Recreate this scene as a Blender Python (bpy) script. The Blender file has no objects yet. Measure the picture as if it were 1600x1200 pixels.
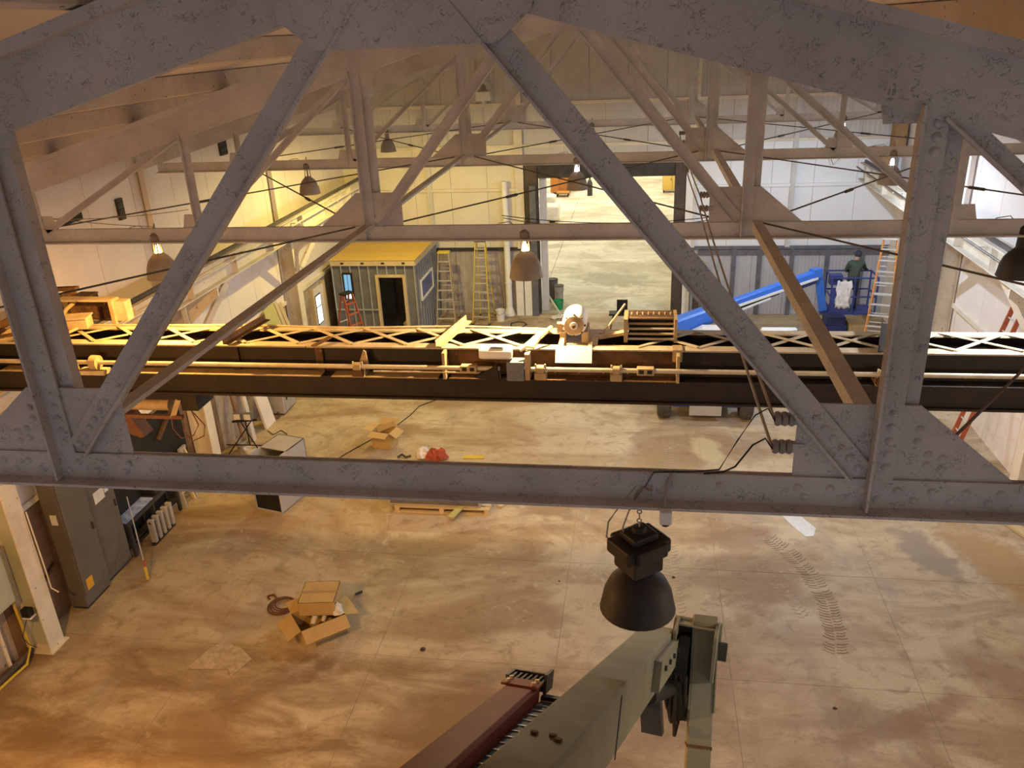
import bpy, bmesh, math, random
from mathutils import Vector, Matrix
random.seed(7)
sc = bpy.context.scene
col = sc.collection

# ------------------------------------------------------------------ camera
YAW, PITCH, ROLL = math.radians(9.32), math.radians(23.19), math.radians(-2.65)
cam_d = bpy.data.cameras.new('camera')
cam_d.sensor_width = 36.0
cam_d.lens = 1290.0 / 1600.0 * 36.0
cam_d.clip_start = 0.05
cam_d.clip_end = 300
cam = bpy.data.objects.new('camera', cam_d)
col.objects.link(cam)
_f = Vector((-math.sin(YAW) * math.cos(PITCH), math.cos(YAW) * math.cos(PITCH), -math.sin(PITCH)))
_r = Vector((math.cos(YAW), math.sin(YAW), 0))
_u = _r.cross(_f)
_rr = _r * math.cos(ROLL) + _u * math.sin(ROLL)
_uu = -_r * math.sin(ROLL) + _u * math.cos(ROLL)
cam.matrix_world = Matrix(((_rr.x, _uu.x, -_f.x, 0), (_rr.y, _uu.y, -_f.y, 0), (_rr.z, _uu.z, -_f.z, 9.45), (0, 0, 0, 1)))
sc.camera = cam

# ------------------------------------------------------------------ world, exposure
w = bpy.data.worlds.new('world')
sc.world = w
w.use_nodes = True
w.node_tree.nodes['Background'].inputs[0].default_value = (0.72, 0.83, 1.0, 1)
w.node_tree.nodes['Background'].inputs[1].default_value = 0.34
sc.view_settings.view_transform = 'Standard'
sc.view_settings.look = 'None'
sc.view_settings.exposure = 0.0
sc.view_settings.gamma = 1.0
sc.view_settings.use_curve_mapping = False
sc.cycles.diffuse_bounces = 5
sc.cycles.max_bounces = 10
sc.cycles.sample_clamp_indirect = 8.0

# lamp rows: colours and powers of the high-bay lamps, one row under each truss
SODIUM = (1.0, 0.49, 0.11)
WARM = (1.0, 0.70, 0.33)
YELLOW = (1.0, 0.77, 0.20)
NEUTRAL = (1.0, 0.88, 0.72)
HALIDE = (0.66, 0.81, 1.0)
P = 400.0

# ------------------------------------------------------------------ materials
def nodes_of(m):
    m.use_nodes = True
    return m.node_tree.nodes, m.node_tree.links

def pmat(name, c1, c2=None, scale=3.0, rough=0.7, metal=0.0, bump=0.0, speck=None, speck_amt=0.06, stretch=(1, 1, 1), spec=0.3, wave=None):
    """painted / metal surface: two tones mixed by noise, optional specks of another colour"""
    m = bpy.data.materials.new(name)
    n, l = nodes_of(m)
    b = n['Principled BSDF']
    b.inputs['Roughness'].default_value = rough
    b.inputs['Metallic'].default_value = metal
    b.inputs['Specular IOR Level'].default_value = spec
    c2 = c2 or tuple(x * 0.8 for x in c1)
    g = n.new('ShaderNodeNewGeometry')
    mp = n.new('ShaderNodeMapping')
    mp.inputs['Scale'].default_value = stretch
    l.new(g.outputs['Position'], mp.inputs['Vector'])
    t = n.new('ShaderNodeTexNoise')
    t.inputs['Scale'].default_value = scale
    t.inputs['Detail'].default_value = 6
    t.inputs['Roughness'].default_value = 0.65
    l.new(mp.outputs[0], t.inputs['Vector'])
    r = n.new('ShaderNodeValToRGB')
    r.color_ramp.elements[0].position = 0.35
    r.color_ramp.elements[1].position = 0.65
    r.color_ramp.elements[0].color = (*c1, 1)
    r.color_ramp.elements[1].color = (*c2, 1)
    l.new(t.outputs['Fac'], r.inputs['Fac'])
    out = r.outputs['Color']
    if speck:
        t2 = n.new('ShaderNodeTexNoise')
        t2.inputs['Scale'].default_value = scale * 9
        t2.inputs['Detail'].default_value = 4
        l.new(mp.outputs[0], t2.inputs['Vector'])
        r2 = n.new('ShaderNodeValToRGB')
        r2.color_ramp.elements[0].position = 0.60 + (0.1 - speck_amt)
        r2.color_ramp.elements[1].position = 0.66 + (0.1 - speck_amt)
        l.new(t2.outputs['Fac'], r2.inputs['Fac'])
        mx = n.new('ShaderNodeMix')
        mx.data_type = 'RGBA'
        l.new(r2.outputs['Color'], mx.inputs['Factor'])
        l.new(out, mx.inputs['A'])
        mx.inputs['B'].default_value = (*speck, 1)
        out = mx.outputs['Result']
    l.new(out, b.inputs['Base Color'])
    if bump or wave:
        bp = n.new('ShaderNodeBump')
        bp.inputs['Strength'].default_value = bump or 0.6
        bp.inputs['Distance'].default_value = 0.01
        if wave:
            sx = n.new('ShaderNodeSeparateXYZ')
            l.new(g.outputs['Position'], sx.inputs[0])
            ml = n.new('ShaderNodeMath')
            ml.operation = 'MULTIPLY'
            l.new(sx.outputs[wave[0]], ml.inputs[0])
            ml.inputs[1].default_value = wave[1]
            sn = n.new('ShaderNodeMath')
            sn.operation = 'SINE'
            l.new(ml.outputs[0], sn.inputs[0])
            bp.inputs['Distance'].default_value = 0.007
            l.new(sn.outputs[0], bp.inputs['Height'])
        else:
            l.new(t.outputs['Fac'], bp.inputs['Height'])
        l.new(bp.outputs[0], b.inputs['Normal'])
    return m

def truss_paint(name, base, dark, crack=1.0):
    """old flaking paint: pale grey with dark hairline cracks and blotches"""
    m = bpy.data.materials.new(name)
    n, l = nodes_of(m)
    b = n['Principled BSDF']
    b.inputs['Roughness'].default_value = 0.72
    b.inputs['Specular IOR Level'].default_value = 0.25
    g = n.new('ShaderNodeNewGeometry')
    nz = n.new('ShaderNodeTexNoise')
    nz.inputs['Scale'].default_value = 2.2
    nz.inputs['Detail'].default_value = 7
    l.new(g.outputs['Position'], nz.inputs['Vector'])
    r = n.new('ShaderNodeValToRGB')
    r.color_ramp.elements[0].position = 0.35
    r.color_ramp.elements[1].position = 0.7
    r.color_ramp.elements[0].color = (*base, 1)
    r.color_ramp.elements[1].color = (*[x * 0.78 for x in base], 1)
    l.new(nz.outputs['Fac'], r.inputs['Fac'])
    # cracks: small dark curls where a fine distorted noise crosses its mid value, masked by a coarse noise
    n2 = n.new('ShaderNodeTexNoise')
    n2.inputs['Scale'].default_value = 22
    n2.inputs['Detail'].default_value = 5
    n2.inputs['Distortion'].default_value = 1.2
    l.new(g.outputs['Position'], n2.inputs['Vector'])
    r2 = n.new('ShaderNodeValToRGB')
    e = r2.color_ramp.elements
    e[0].position = 0.478
    e[0].color = (0, 0, 0, 1)
    e[1].position = 0.5
    e[1].color = (1, 1, 1, 1)
    e3 = e.new(0.522)
    e3.color = (0, 0, 0, 1)
    l.new(n2.outputs['Fac'], r2.inputs['Fac'])
    n3 = n.new('ShaderNodeTexNoise')
    n3.inputs['Scale'].default_value = 11
    n3.inputs['Detail'].default_value = 3
    l.new(g.outputs['Position'], n3.inputs['Vector'])
    r3 = n.new('ShaderNodeValToRGB')
    r3.color_ramp.elements[0].position = 0.47
    r3.color_ramp.elements[1].position = 0.55
    l.new(n3.outputs['Fac'], r3.inputs['Fac'])
    mu = n.new('ShaderNodeMath')
    mu.operation = 'MULTIPLY'
    l.new(r2.outputs['Color'], mu.inputs[0])
    l.new(r3.outputs['Color'], mu.inputs[1])
    mc = n.new('ShaderNodeMath')
    mc.operation = 'MULTIPLY'
    l.new(mu.outputs[0], mc.inputs[0])
    mc.inputs[1].default_value = 0.7 * crack
    mx = n.new('ShaderNodeMix')
    mx.data_type = 'RGBA'
    l.new(mc.outputs[0], mx.inputs['Factor'])
    l.new(r.outputs['Color'], mx.inputs['A'])
    mx.inputs['B'].default_value = (*dark, 1)
    l.new(mx.outputs['Result'], b.inputs['Base Color'])
    bp = n.new('ShaderNodeBump')
    bp.inputs['Strength'].default_value = 0.35
    bp.inputs['Distance'].default_value = 0.006
    n4 = n.new('ShaderNodeTexNoise')
    n4.inputs['Scale'].default_value = 38
    n4.inputs['Detail'].default_value = 4
    l.new(g.outputs['Position'], n4.inputs['Vector'])
    l.new(n4.outputs['Fac'], bp.inputs['Height'])
    l.new(bp.outputs[0], b.inputs['Normal'])
    return m

def floor_mat(name, tan, brown, pale, grey, stains=()):
    m = bpy.data.materials.new(name)
    n, l = nodes_of(m)
    b = n['Principled BSDF']
    b.inputs['Specular IOR Level'].default_value = 0.35
    g = n.new('ShaderNodeNewGeometry')
    def noise(scale, detail, stretch, dist=0.0, rough=0.6):
        mp = n.new('ShaderNodeMapping')
        mp.inputs['Scale'].default_value = stretch
        l.new(g.outputs['Position'], mp.inputs['Vector'])
        t = n.new('ShaderNodeTexNoise')
        t.inputs['Scale'].default_value = scale
        t.inputs['Detail'].default_value = detail
        t.inputs['Distortion'].default_value = dist
        t.inputs['Roughness'].default_value = rough
        l.new(mp.outputs[0], t.inputs['Vector'])
        return t.outputs['Fac']
    def ramp(src, a, bb):
        r = n.new('ShaderNodeValToRGB')
        r.color_ramp.elements[0].position = a
        r.color_ramp.elements[1].position = bb
        l.new(src, r.inputs['Fac'])
        return r.outputs['Color']
    def mix(fac, a, bc, amt=1.0):
        mx = n.new('ShaderNodeMix')
        mx.data_type = 'RGBA'
        if amt != 1.0:
            k = n.new('ShaderNodeMath')
            k.operation = 'MULTIPLY'
            l.new(fac, k.inputs[0])
            k.inputs[1].default_value = amt
            fac = k.outputs[0]
        l.new(fac, mx.inputs['Factor'])
        if isinstance(a, tuple):
            mx.inputs['A'].default_value = (*a, 1)
        else:
            l.new(a, mx.inputs['A'])
        mx.inputs['B'].default_value = (*bc, 1)
        return mx.outputs['Result']
    c = mix(ramp(noise(0.35, 5, (1, 1, 1)), 0.40, 0.62), tan, pale, 0.8)
    c = mix(ramp(noise(0.30, 8, (1.0, 1.5, 1), 0.9), 0.47, 0.60), c, brown, 0.75)
    c = mix(ramp(noise(0.55, 9, (0.35, 2.2, 1), 0.4), 0.50, 0.68), c, brown, 0.6)
    c = mix(ramp(noise(0.8, 8, (1.6, 0.5, 1), 0.7), 0.54, 0.66), c, grey, 0.5)
    c = mix(ramp(noise(2.6, 9, (1, 1.3, 1), 0.5, 0.7), 0.52, 0.66), c, tuple(x * 0.72 for x in brown), 0.5)
    c = mix(ramp(noise(1.7, 10, (1, 1, 1), 1.5, 0.7), 0.60, 0.66), c, pale, 0.6)
    # old brown staining of the slabs south of the joint at y = 10.35
    sp = n.new('ShaderNodeSeparateXYZ')
    l.new(g.outputs['Position'], sp.inputs[0])
    mr = n.new('ShaderNodeMapRange')
    mr.inputs['From Min'].default_value = 10.45
    mr.inputs['From Max'].default_value = 10.15
    l.new(sp.outputs['Y'], mr.inputs['Value'])
    st = n.new('ShaderNodeMath')
    st.operation = 'MULTIPLY'
    l.new(mr.outputs[0], st.inputs[0])
    l.new(ramp(noise(0.75, 8, (0.7, 1.4, 1), 1.0, 0.65), 0.38, 0.58), st.inputs[1])
    mrx = n.new('ShaderNodeMapRange')
    mrx.inputs['From Min'].default_value = -1.5
    mrx.inputs['From Max'].default_value = 1.5
    mrx.inputs['To Min'].default_value = 1.0
    mrx.inputs['To Max'].default_value = 0.4
    l.new(sp.outputs['X'], mrx.inputs['Value'])
    sx_ = n.new('ShaderNodeMath')
    sx_.operation = 'MULTIPLY'
    l.new(st.outputs[0], sx_.inputs[0])
    l.new(mrx.outputs[0], sx_.inputs[1])
    c = mix(sx_.outputs[0], c, tuple(x * 0.85 for x in brown), 0.9)
    # single old stains with soft ragged outlines
    for (cx, cy, rx, ry, rot, sc_, amt) in stains:
        mp = n.new('ShaderNodeMapping')
        mp.vector_type = 'TEXTURE'
        mp.inputs['Location'].default_value = (cx, cy, 0)
        mp.inputs['Rotation'].default_value = (0, 0, rot)
        mp.inputs['Scale'].default_value = (rx, ry, 1)
        l.new(g.outputs['Position'], mp.inputs['Vector'])
        ln = n.new('ShaderNodeVectorMath')
        ln.operation = 'LENGTH'
        l.new(mp.outputs[0], ln.inputs[0])
        ad = n.new('ShaderNodeMath')
        ad.operation = 'MULTIPLY_ADD'
        l.new(noise(2.2, 6, (1, 1, 1), 0.6), ad.inputs[0])
        ad.inputs[1].default_value = 1.5
        l.new(ln.outputs['Value'], ad.inputs[2])
        mr2 = n.new('ShaderNodeMapRange')
        mr2.inputs['From Min'].default_value = 1.85
        mr2.inputs['From Max'].default_value = 1.45
        l.new(ad.outputs[0], mr2.inputs['Value'])
        c = mix(mr2.outputs[0], c, sc_, amt)
    c = mix(ramp(noise(22, 6, (1, 1, 1)), 0.45, 0.8), c, tuple(x * 0.6 for x in tan), 0.35)
    l.new(c, b.inputs['Base Color'])
    rr = n.new('ShaderNodeMapRange')
    rr.inputs['To Min'].default_value = 0.38
    rr.inputs['To Max'].default_value = 0.75
    l.new(noise(0.9, 5, (1, 1, 1)), rr.inputs['Value'])
    l.new(rr.outputs[0], b.inputs['Roughness'])
    bp = n.new('ShaderNodeBump')
    bp.inputs['Strength'].default_value = 0.15
    bp.inputs['Distance'].default_value = 0.01
    l.new(noise(9, 8, (1, 1, 1)), bp.inputs['Height'])
    l.new(bp.outputs[0], b.inputs['Normal'])
    return m

def emat(name, c, s):
    m = bpy.data.materials.new(name)
    n, l = nodes_of(m)
    b = n['Principled BSDF']
    b.inputs['Base Color'].default_value = (*c, 1)
    b.inputs['Emission Color'].default_value = (*c, 1)
    b.inputs['Emission Strength'].default_value = s
    return m

M = {}
M['truss'] = truss_paint('truss_paint', (0.54, 0.525, 0.51), (0.05, 0.042, 0.036))
M['truss_far'] = truss_paint('truss_paint_cool_lit', (0.66, 0.66, 0.67), (0.20, 0.17, 0.15), 0.6)  # fewer cracks; the whiter, bluer tone stands in for cooler light
M['floor'] = floor_mat('concrete_floor', (0.455, 0.35, 0.215), (0.25, 0.148, 0.066), (0.56, 0.47, 0.33), (0.31, 0.265, 0.215), [(5.5, 14.05, 0.42, 1.05, 0.30, (0.23, 0.19, 0.145), 0.75), (6.8, 13.6, 0.6, 1.9, 0.35, (0.34, 0.20, 0.07), 0.75), (4.9, 25.2, 1.3, 0.6, 0, (0.20, 0.17, 0.10), 0.8), (2.1, 14.3, 0.7, 0.4, 0.2, (0.24, 0.16, 0.09), 0.7), (0.5, 16.9, 1.0, 0.9, 0, (0.33, 0.24, 0.12), 0.55), (1.7, 18.0, 0.35, 0.9, 0.22, (0.54, 0.45, 0.26), 0.7), (3.9, 9.7, 1.3, 0.22, 0.5, (0.24, 0.14, 0.07), 0.6), (-1.6, 16.6, 1.1, 0.5, 0.3, (0.34, 0.25, 0.14), 0.5)])
M['hall_floor'] = floor_mat('hall_concrete', (0.55, 0.52, 0.44), (0.34, 0.29, 0.20), (0.68, 0.65, 0.57), (0.40, 0.38, 0.34), [(-0.9, 32.6, 1.5, 1.2, 0, (0.26, 0.25, 0.20), 0.8)])
M['joint'] = pmat('joint_filler', (0.46, 0.38, 0.27), rough=0.9)
M['wall_white'] = pmat('white_wall_paint', (0.76, 0.69, 0.65), (0.67, 0.60, 0.56), 0.7, 0.75, bump=0.05)
M['wall_base'] = pmat('wall_joint', (0.30, 0.26, 0.23), rough=0.9)
M['wall_low'] = pmat('dirty_lower_wall', (0.52, 0.46, 0.40), (0.26, 0.18, 0.12), 1.0, 0.85, bump=0.2, speck=(0.12, 0.08, 0.05), speck_amt=0.05)
M['wall_brown'] = pmat('brown_stained_wall', (0.27, 0.17, 0.10), (0.17, 0.10, 0.06), 1.6, 0.9, bump=0.25)
M['far_cream'] = pmat('cream_sheet', (0.70, 0.66, 0.57), (0.63, 0.58, 0.48), 0.8, 0.7, bump=0.05)
M['far_white'] = pmat('white_ribbed_sheet', (0.58, 0.56, 0.54), (0.50, 0.48, 0.46), 0.6, 0.65, wave=(0, 42))
M['far_flat'] = pmat('white_flat_sheet', (0.76, 0.77, 0.78), (0.70, 0.71, 0.72), 0.6, 0.6)
M['far_stain'] = pmat('stained_wainscot', (0.50, 0.45, 0.42), (0.30, 0.25, 0.22), 1.3, 0.8, wave=(0, 30), stretch=(1, 1, 0.3))
M['far_grey'] = pmat('grey_ribbed_sheet', (0.46, 0.46, 0.49), (0.38, 0.38, 0.41), 0.9, 0.6, wave=(0, 56))
M['steel_dark'] = pmat('dark_steel', (0.055, 0.05, 0.048), (0.03, 0.028, 0.027), 4, 0.6)
M['post_grey'] = pmat('grey_post', (0.15, 0.15, 0.17), (0.10, 0.10, 0.12), 4, 0.6)
M['door_brown'] = pmat('brown_door_track', (0.10, 0.075, 0.06), (0.06, 0.045, 0.035), 3, 0.7)
M['roof'] = pmat('roof_deck', (0.80, 0.73, 0.70), (0.72, 0.65, 0.61), 0.8, 0.8, bump=0.1)
M['purlin'] = pmat('purlin_paint', (0.64, 0.59, 0.55), (0.52, 0.47, 0.43), 2, 0.75, speck=(0.08, 0.06, 0.05), speck_amt=0.03)
M['column'] = pmat('cream_column', (0.72, 0.66, 0.55), (0.60, 0.52, 0.41), 1.6, 0.7, bump=0.15, speck=(0.28, 0.19, 0.11), speck_amt=0.035)
M['runway'] = pmat('runway_paint', (0.66, 0.61, 0.52), (0.54, 0.47, 0.38), 1.2, 0.75, speck=(0.2, 0.14, 0.09), speck_amt=0.03)
M['rail'] = pmat('rail_steel', (0.16, 0.14, 0.13), (0.09, 0.08, 0.075), 3, 0.5, 0.6)
M['crane_dark'] = pmat('crane_dark', (0.026, 0.017, 0.011), (0.014, 0.010, 0.008), 2.5, 0.65, speck=(0.09, 0.045, 0.02), speck_amt=0.0)
M['crane_dust'] = pmat('dusty_flange', (0.44, 0.375, 0.275), (0.30, 0.23, 0.15), 3, 0.8, speck=(0.13, 0.08, 0.04), speck_amt=0.04)
M['crane_rust'] = pmat('rusty_plate', (0.13, 0.065, 0.027), (0.06, 0.03, 0.014), 4, 0.8, bump=0.2, speck=(0.40, 0.28, 0.15), speck_amt=0.05)
M['crane_tan'] = pmat('tan_machine', (0.40, 0.30, 0.18), (0.28, 0.20, 0.11), 4, 0.7, speck=(0.14, 0.08, 0.04), speck_amt=0.04)
M['crane_red'] = pmat('red_oxide', (0.15, 0.07, 0.04), (0.10, 0.045, 0.03), 5, 0.75)
M['shaft'] = pmat('shaft_steel', (0.52, 0.46, 0.36), (0.40, 0.33, 0.24), 5, 0.5, 0.2)
M['white_paint'] = pmat('white_paint', (0.80, 0.79, 0.76), (0.72, 0.71, 0.68), 3, 0.5)
M['motor_grey'] = pmat('motor_grey', (0.16, 0.17, 0.19), (0.11, 0.12, 0.13), 5, 0.5)
M['black'] = pmat('black_plastic', (0.018, 0.017, 0.016), (0.010, 0.010, 0.010), 5, 0.6)
M['lamp_dark'] = pmat('lamp_brown_black', (0.034, 0.028, 0.026), (0.022, 0.018, 0.017), 7, 0.55, bump=0.1)
M['lamp_grey'] = pmat('lamp_grey', (0.30, 0.26, 0.22), (0.24, 0.20, 0.17), 6, 0.5)
M['lamp_in'] = pmat('lamp_reflector', (0.80, 0.78, 0.72), rough=0.4)
M['wire'] = pmat('wire_dark', (0.035, 0.03, 0.026), rough=0.6)
M['wire_pale'] = pmat('wire_pale', (0.40, 0.36, 0.32), rough=0.6)
M['rod'] = pmat('tie_rod', (0.13, 0.115, 0.105), (0.09, 0.08, 0.07), 6, 0.6)
M['galv'] = pmat('galvanised_stud', (0.46, 0.46, 0.47), (0.37, 0.37, 0.38), 5, 0.45, 0.4)
M['shed_wall'] = pmat('shed_sheathing', (0.17, 0.17, 0.18), (0.12, 0.12, 0.13), 2, 0.8)
M['shed_in'] = pmat('shed_floor', (0.30, 0.32, 0.36), (0.22, 0.24, 0.28), 2, 0.8)
M['ply'] = pmat('yellow_plywood', (0.66, 0.46, 0.13), (0.58, 0.39, 0.10), 1.2, 0.7, stretch=(0.3, 2, 1))
M['wood'] = pmat('pale_lumber', (0.58, 0.46, 0.28), (0.48, 0.36, 0.20), 2, 0.75, stretch=(2, 2, 0.4))
M['wood_green'] = pmat('green_board', (0.50, 0.47, 0.20), (0.42, 0.39, 0.16), 2, 0.75)
M['glass_day'] = emat('daylit_glass', (0.86, 0.92, 1.0), 1.6)
M['glass_blue'] = emat('daylit_blue_glass', (0.16, 0.42, 0.80), 0.55)
M['glass_dark'] = pmat('blue_window', (0.10, 0.14, 0.36), (0.06, 0.08, 0.22), 6, 0.2)
M['alu'] = pmat('ladder_aluminium', (0.66, 0.64, 0.60), (0.56, 0.54, 0.50), 5, 0.4, 0.3)
M['lad_tan'] = pmat('ladder_tan', (0.50, 0.40, 0.26), (0.42, 0.32, 0.20), 5, 0.6)
M['lad_yellow'] = pmat('ladder_yellow', (0.72, 0.56, 0.08), (0.62, 0.46, 0.06), 5, 0.55)
M['lad_orange'] = pmat('ladder_orange', (0.66, 0.27, 0.07), (0.56, 0.22, 0.05), 5, 0.55)
M['lad_red'] = pmat('ladder_red', (0.42, 0.11, 0.05), (0.34, 0.08, 0.04), 5, 0.55)
M['card'] = pmat('cardboard', (0.52, 0.355, 0.14), (0.45, 0.30, 0.12), 3, 0.8)
M['card_in'] = pmat('cardboard_inside', (0.40, 0.26, 0.12), (0.34, 0.21, 0.10), 3, 0.85)
M['paper'] = pmat('crumpled_paper', (0.78, 0.74, 0.70), rough=0.8)
M['cab_grey'] = pmat('cabinet_grey', (0.15, 0.13, 0.11), (0.12, 0.10, 0.085), 1.5, 0.5)
M['cab_light'] = pmat('cabinet_light_grey', (0.40, 0.38, 0.36), (0.33, 0.31, 0.29), 1.5, 0.55)
M['pale_green'] = pmat('pale_green_box', (0.46, 0.47, 0.36), (0.38, 0.39, 0.29), 1.5, 0.6)
M['orange'] = pmat('orange_sticker', (0.80, 0.40, 0.04), rough=0.6)
M['yellow'] = pmat('yellow_paint', (0.74, 0.46, 0.04), (0.66, 0.40, 0.03), 2, 0.5)
M['blue'] = pmat('lift_blue', (0.035, 0.17, 0.68), (0.03, 0.14, 0.58), 2, 0.4, spec=0.5)
M['blue_dark'] = pmat('lift_dark_blue', (0.04, 0.06, 0.22), (0.03, 0.04, 0.15), 2, 0.5)
M['tyre'] = pmat('tyre_rubber', (0.055, 0.05, 0.045), (0.10, 0.085, 0.07), 4, 0.85)
M['boom'] = pmat('boom_olive_grey', (0.215, 0.205, 0.145), (0.165, 0.155, 0.105), 2.5, 0.55, spec=0.15)
M['maroon'] = pmat('boom_maroon', (0.17, 0.045, 0.030), (0.13, 0.033, 0.022), 2.5, 0.4, spec=0.06)
M['green'] = pmat('green_plastic', (0.03, 0.34, 0.13), rough=0.5)
M['jacket'] = pmat('green_jacket', (0.055, 0.075, 0.055), (0.04, 0.055, 0.04), 9, 0.9)
M['trouser'] = pmat('navy_trousers', (0.03, 0.04, 0.09), rough=0.9)
M['skin'] = pmat('skin', (0.50, 0.31, 0.22), rough=0.6)
M['cap'] = pmat('dark_cap', (0.03, 0.035, 0.05), rough=0.8)
M['brown_box'] = pmat('brown_electrical_box', (0.36, 0.22, 0.10), (0.29, 0.17, 0.08), 3, 0.7)
M['crate'] = pmat('orange_crate', (0.45, 0.19, 0.05), (0.38, 0.15, 0.04), 3, 0.7)
M['red_cloth'] = pmat('red_cloth', (0.42, 0.09, 0.045), (0.28, 0.06, 0.03), 6, 0.9)
M['mark'] = pmat('tyre_mark', (0.19, 0.135, 0.085), (0.31, 0.235, 0.16), 2.5, 0.9)
M['mark_faint'] = pmat('faint_tyre_mark', (0.36, 0.28, 0.19), (0.46, 0.37, 0.26), 3, 0.9)
M['sheet'] = pmat('clear_sheet', (0.62, 0.60, 0.58), (0.52, 0.50, 0.47), 5, 0.3)
M['hose'] = pmat('yellow_hose', (0.62, 0.46, 0.05), rough=0.5)
M['coil'] = pmat('brown_cable', (0.15, 0.06, 0.03), rough=0.6)
M['printed'] = pmat('printed_paper', (0.48, 0.38, 0.26), (0.33, 0.25, 0.165), 9, 0.85)
M['blue_reflection'] = pmat('blue_white_reflection', (0.50, 0.60, 0.85), (0.16, 0.24, 0.55), 6, 0.4)  # bluish reflection put into the colour
M['ceramic'] = pmat('insulator', (0.30, 0.27, 0.25), rough=0.4)
M['rust_stain'] = pmat('rust_stain', (0.36, 0.235, 0.10), (0.43, 0.31, 0.17), 1.6, 0.8)
M['patch'] = pmat('pale_patch', (0.52, 0.44, 0.27), (0.46, 0.38, 0.23), 2, 0.8)
M['oil'] = pmat('dark_stain', (0.20, 0.175, 0.14), (0.30, 0.26, 0.21), 3, 0.5)

# ------------------------------------------------------------------ mesh helpers
ORG = {}
V = Vector

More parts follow.
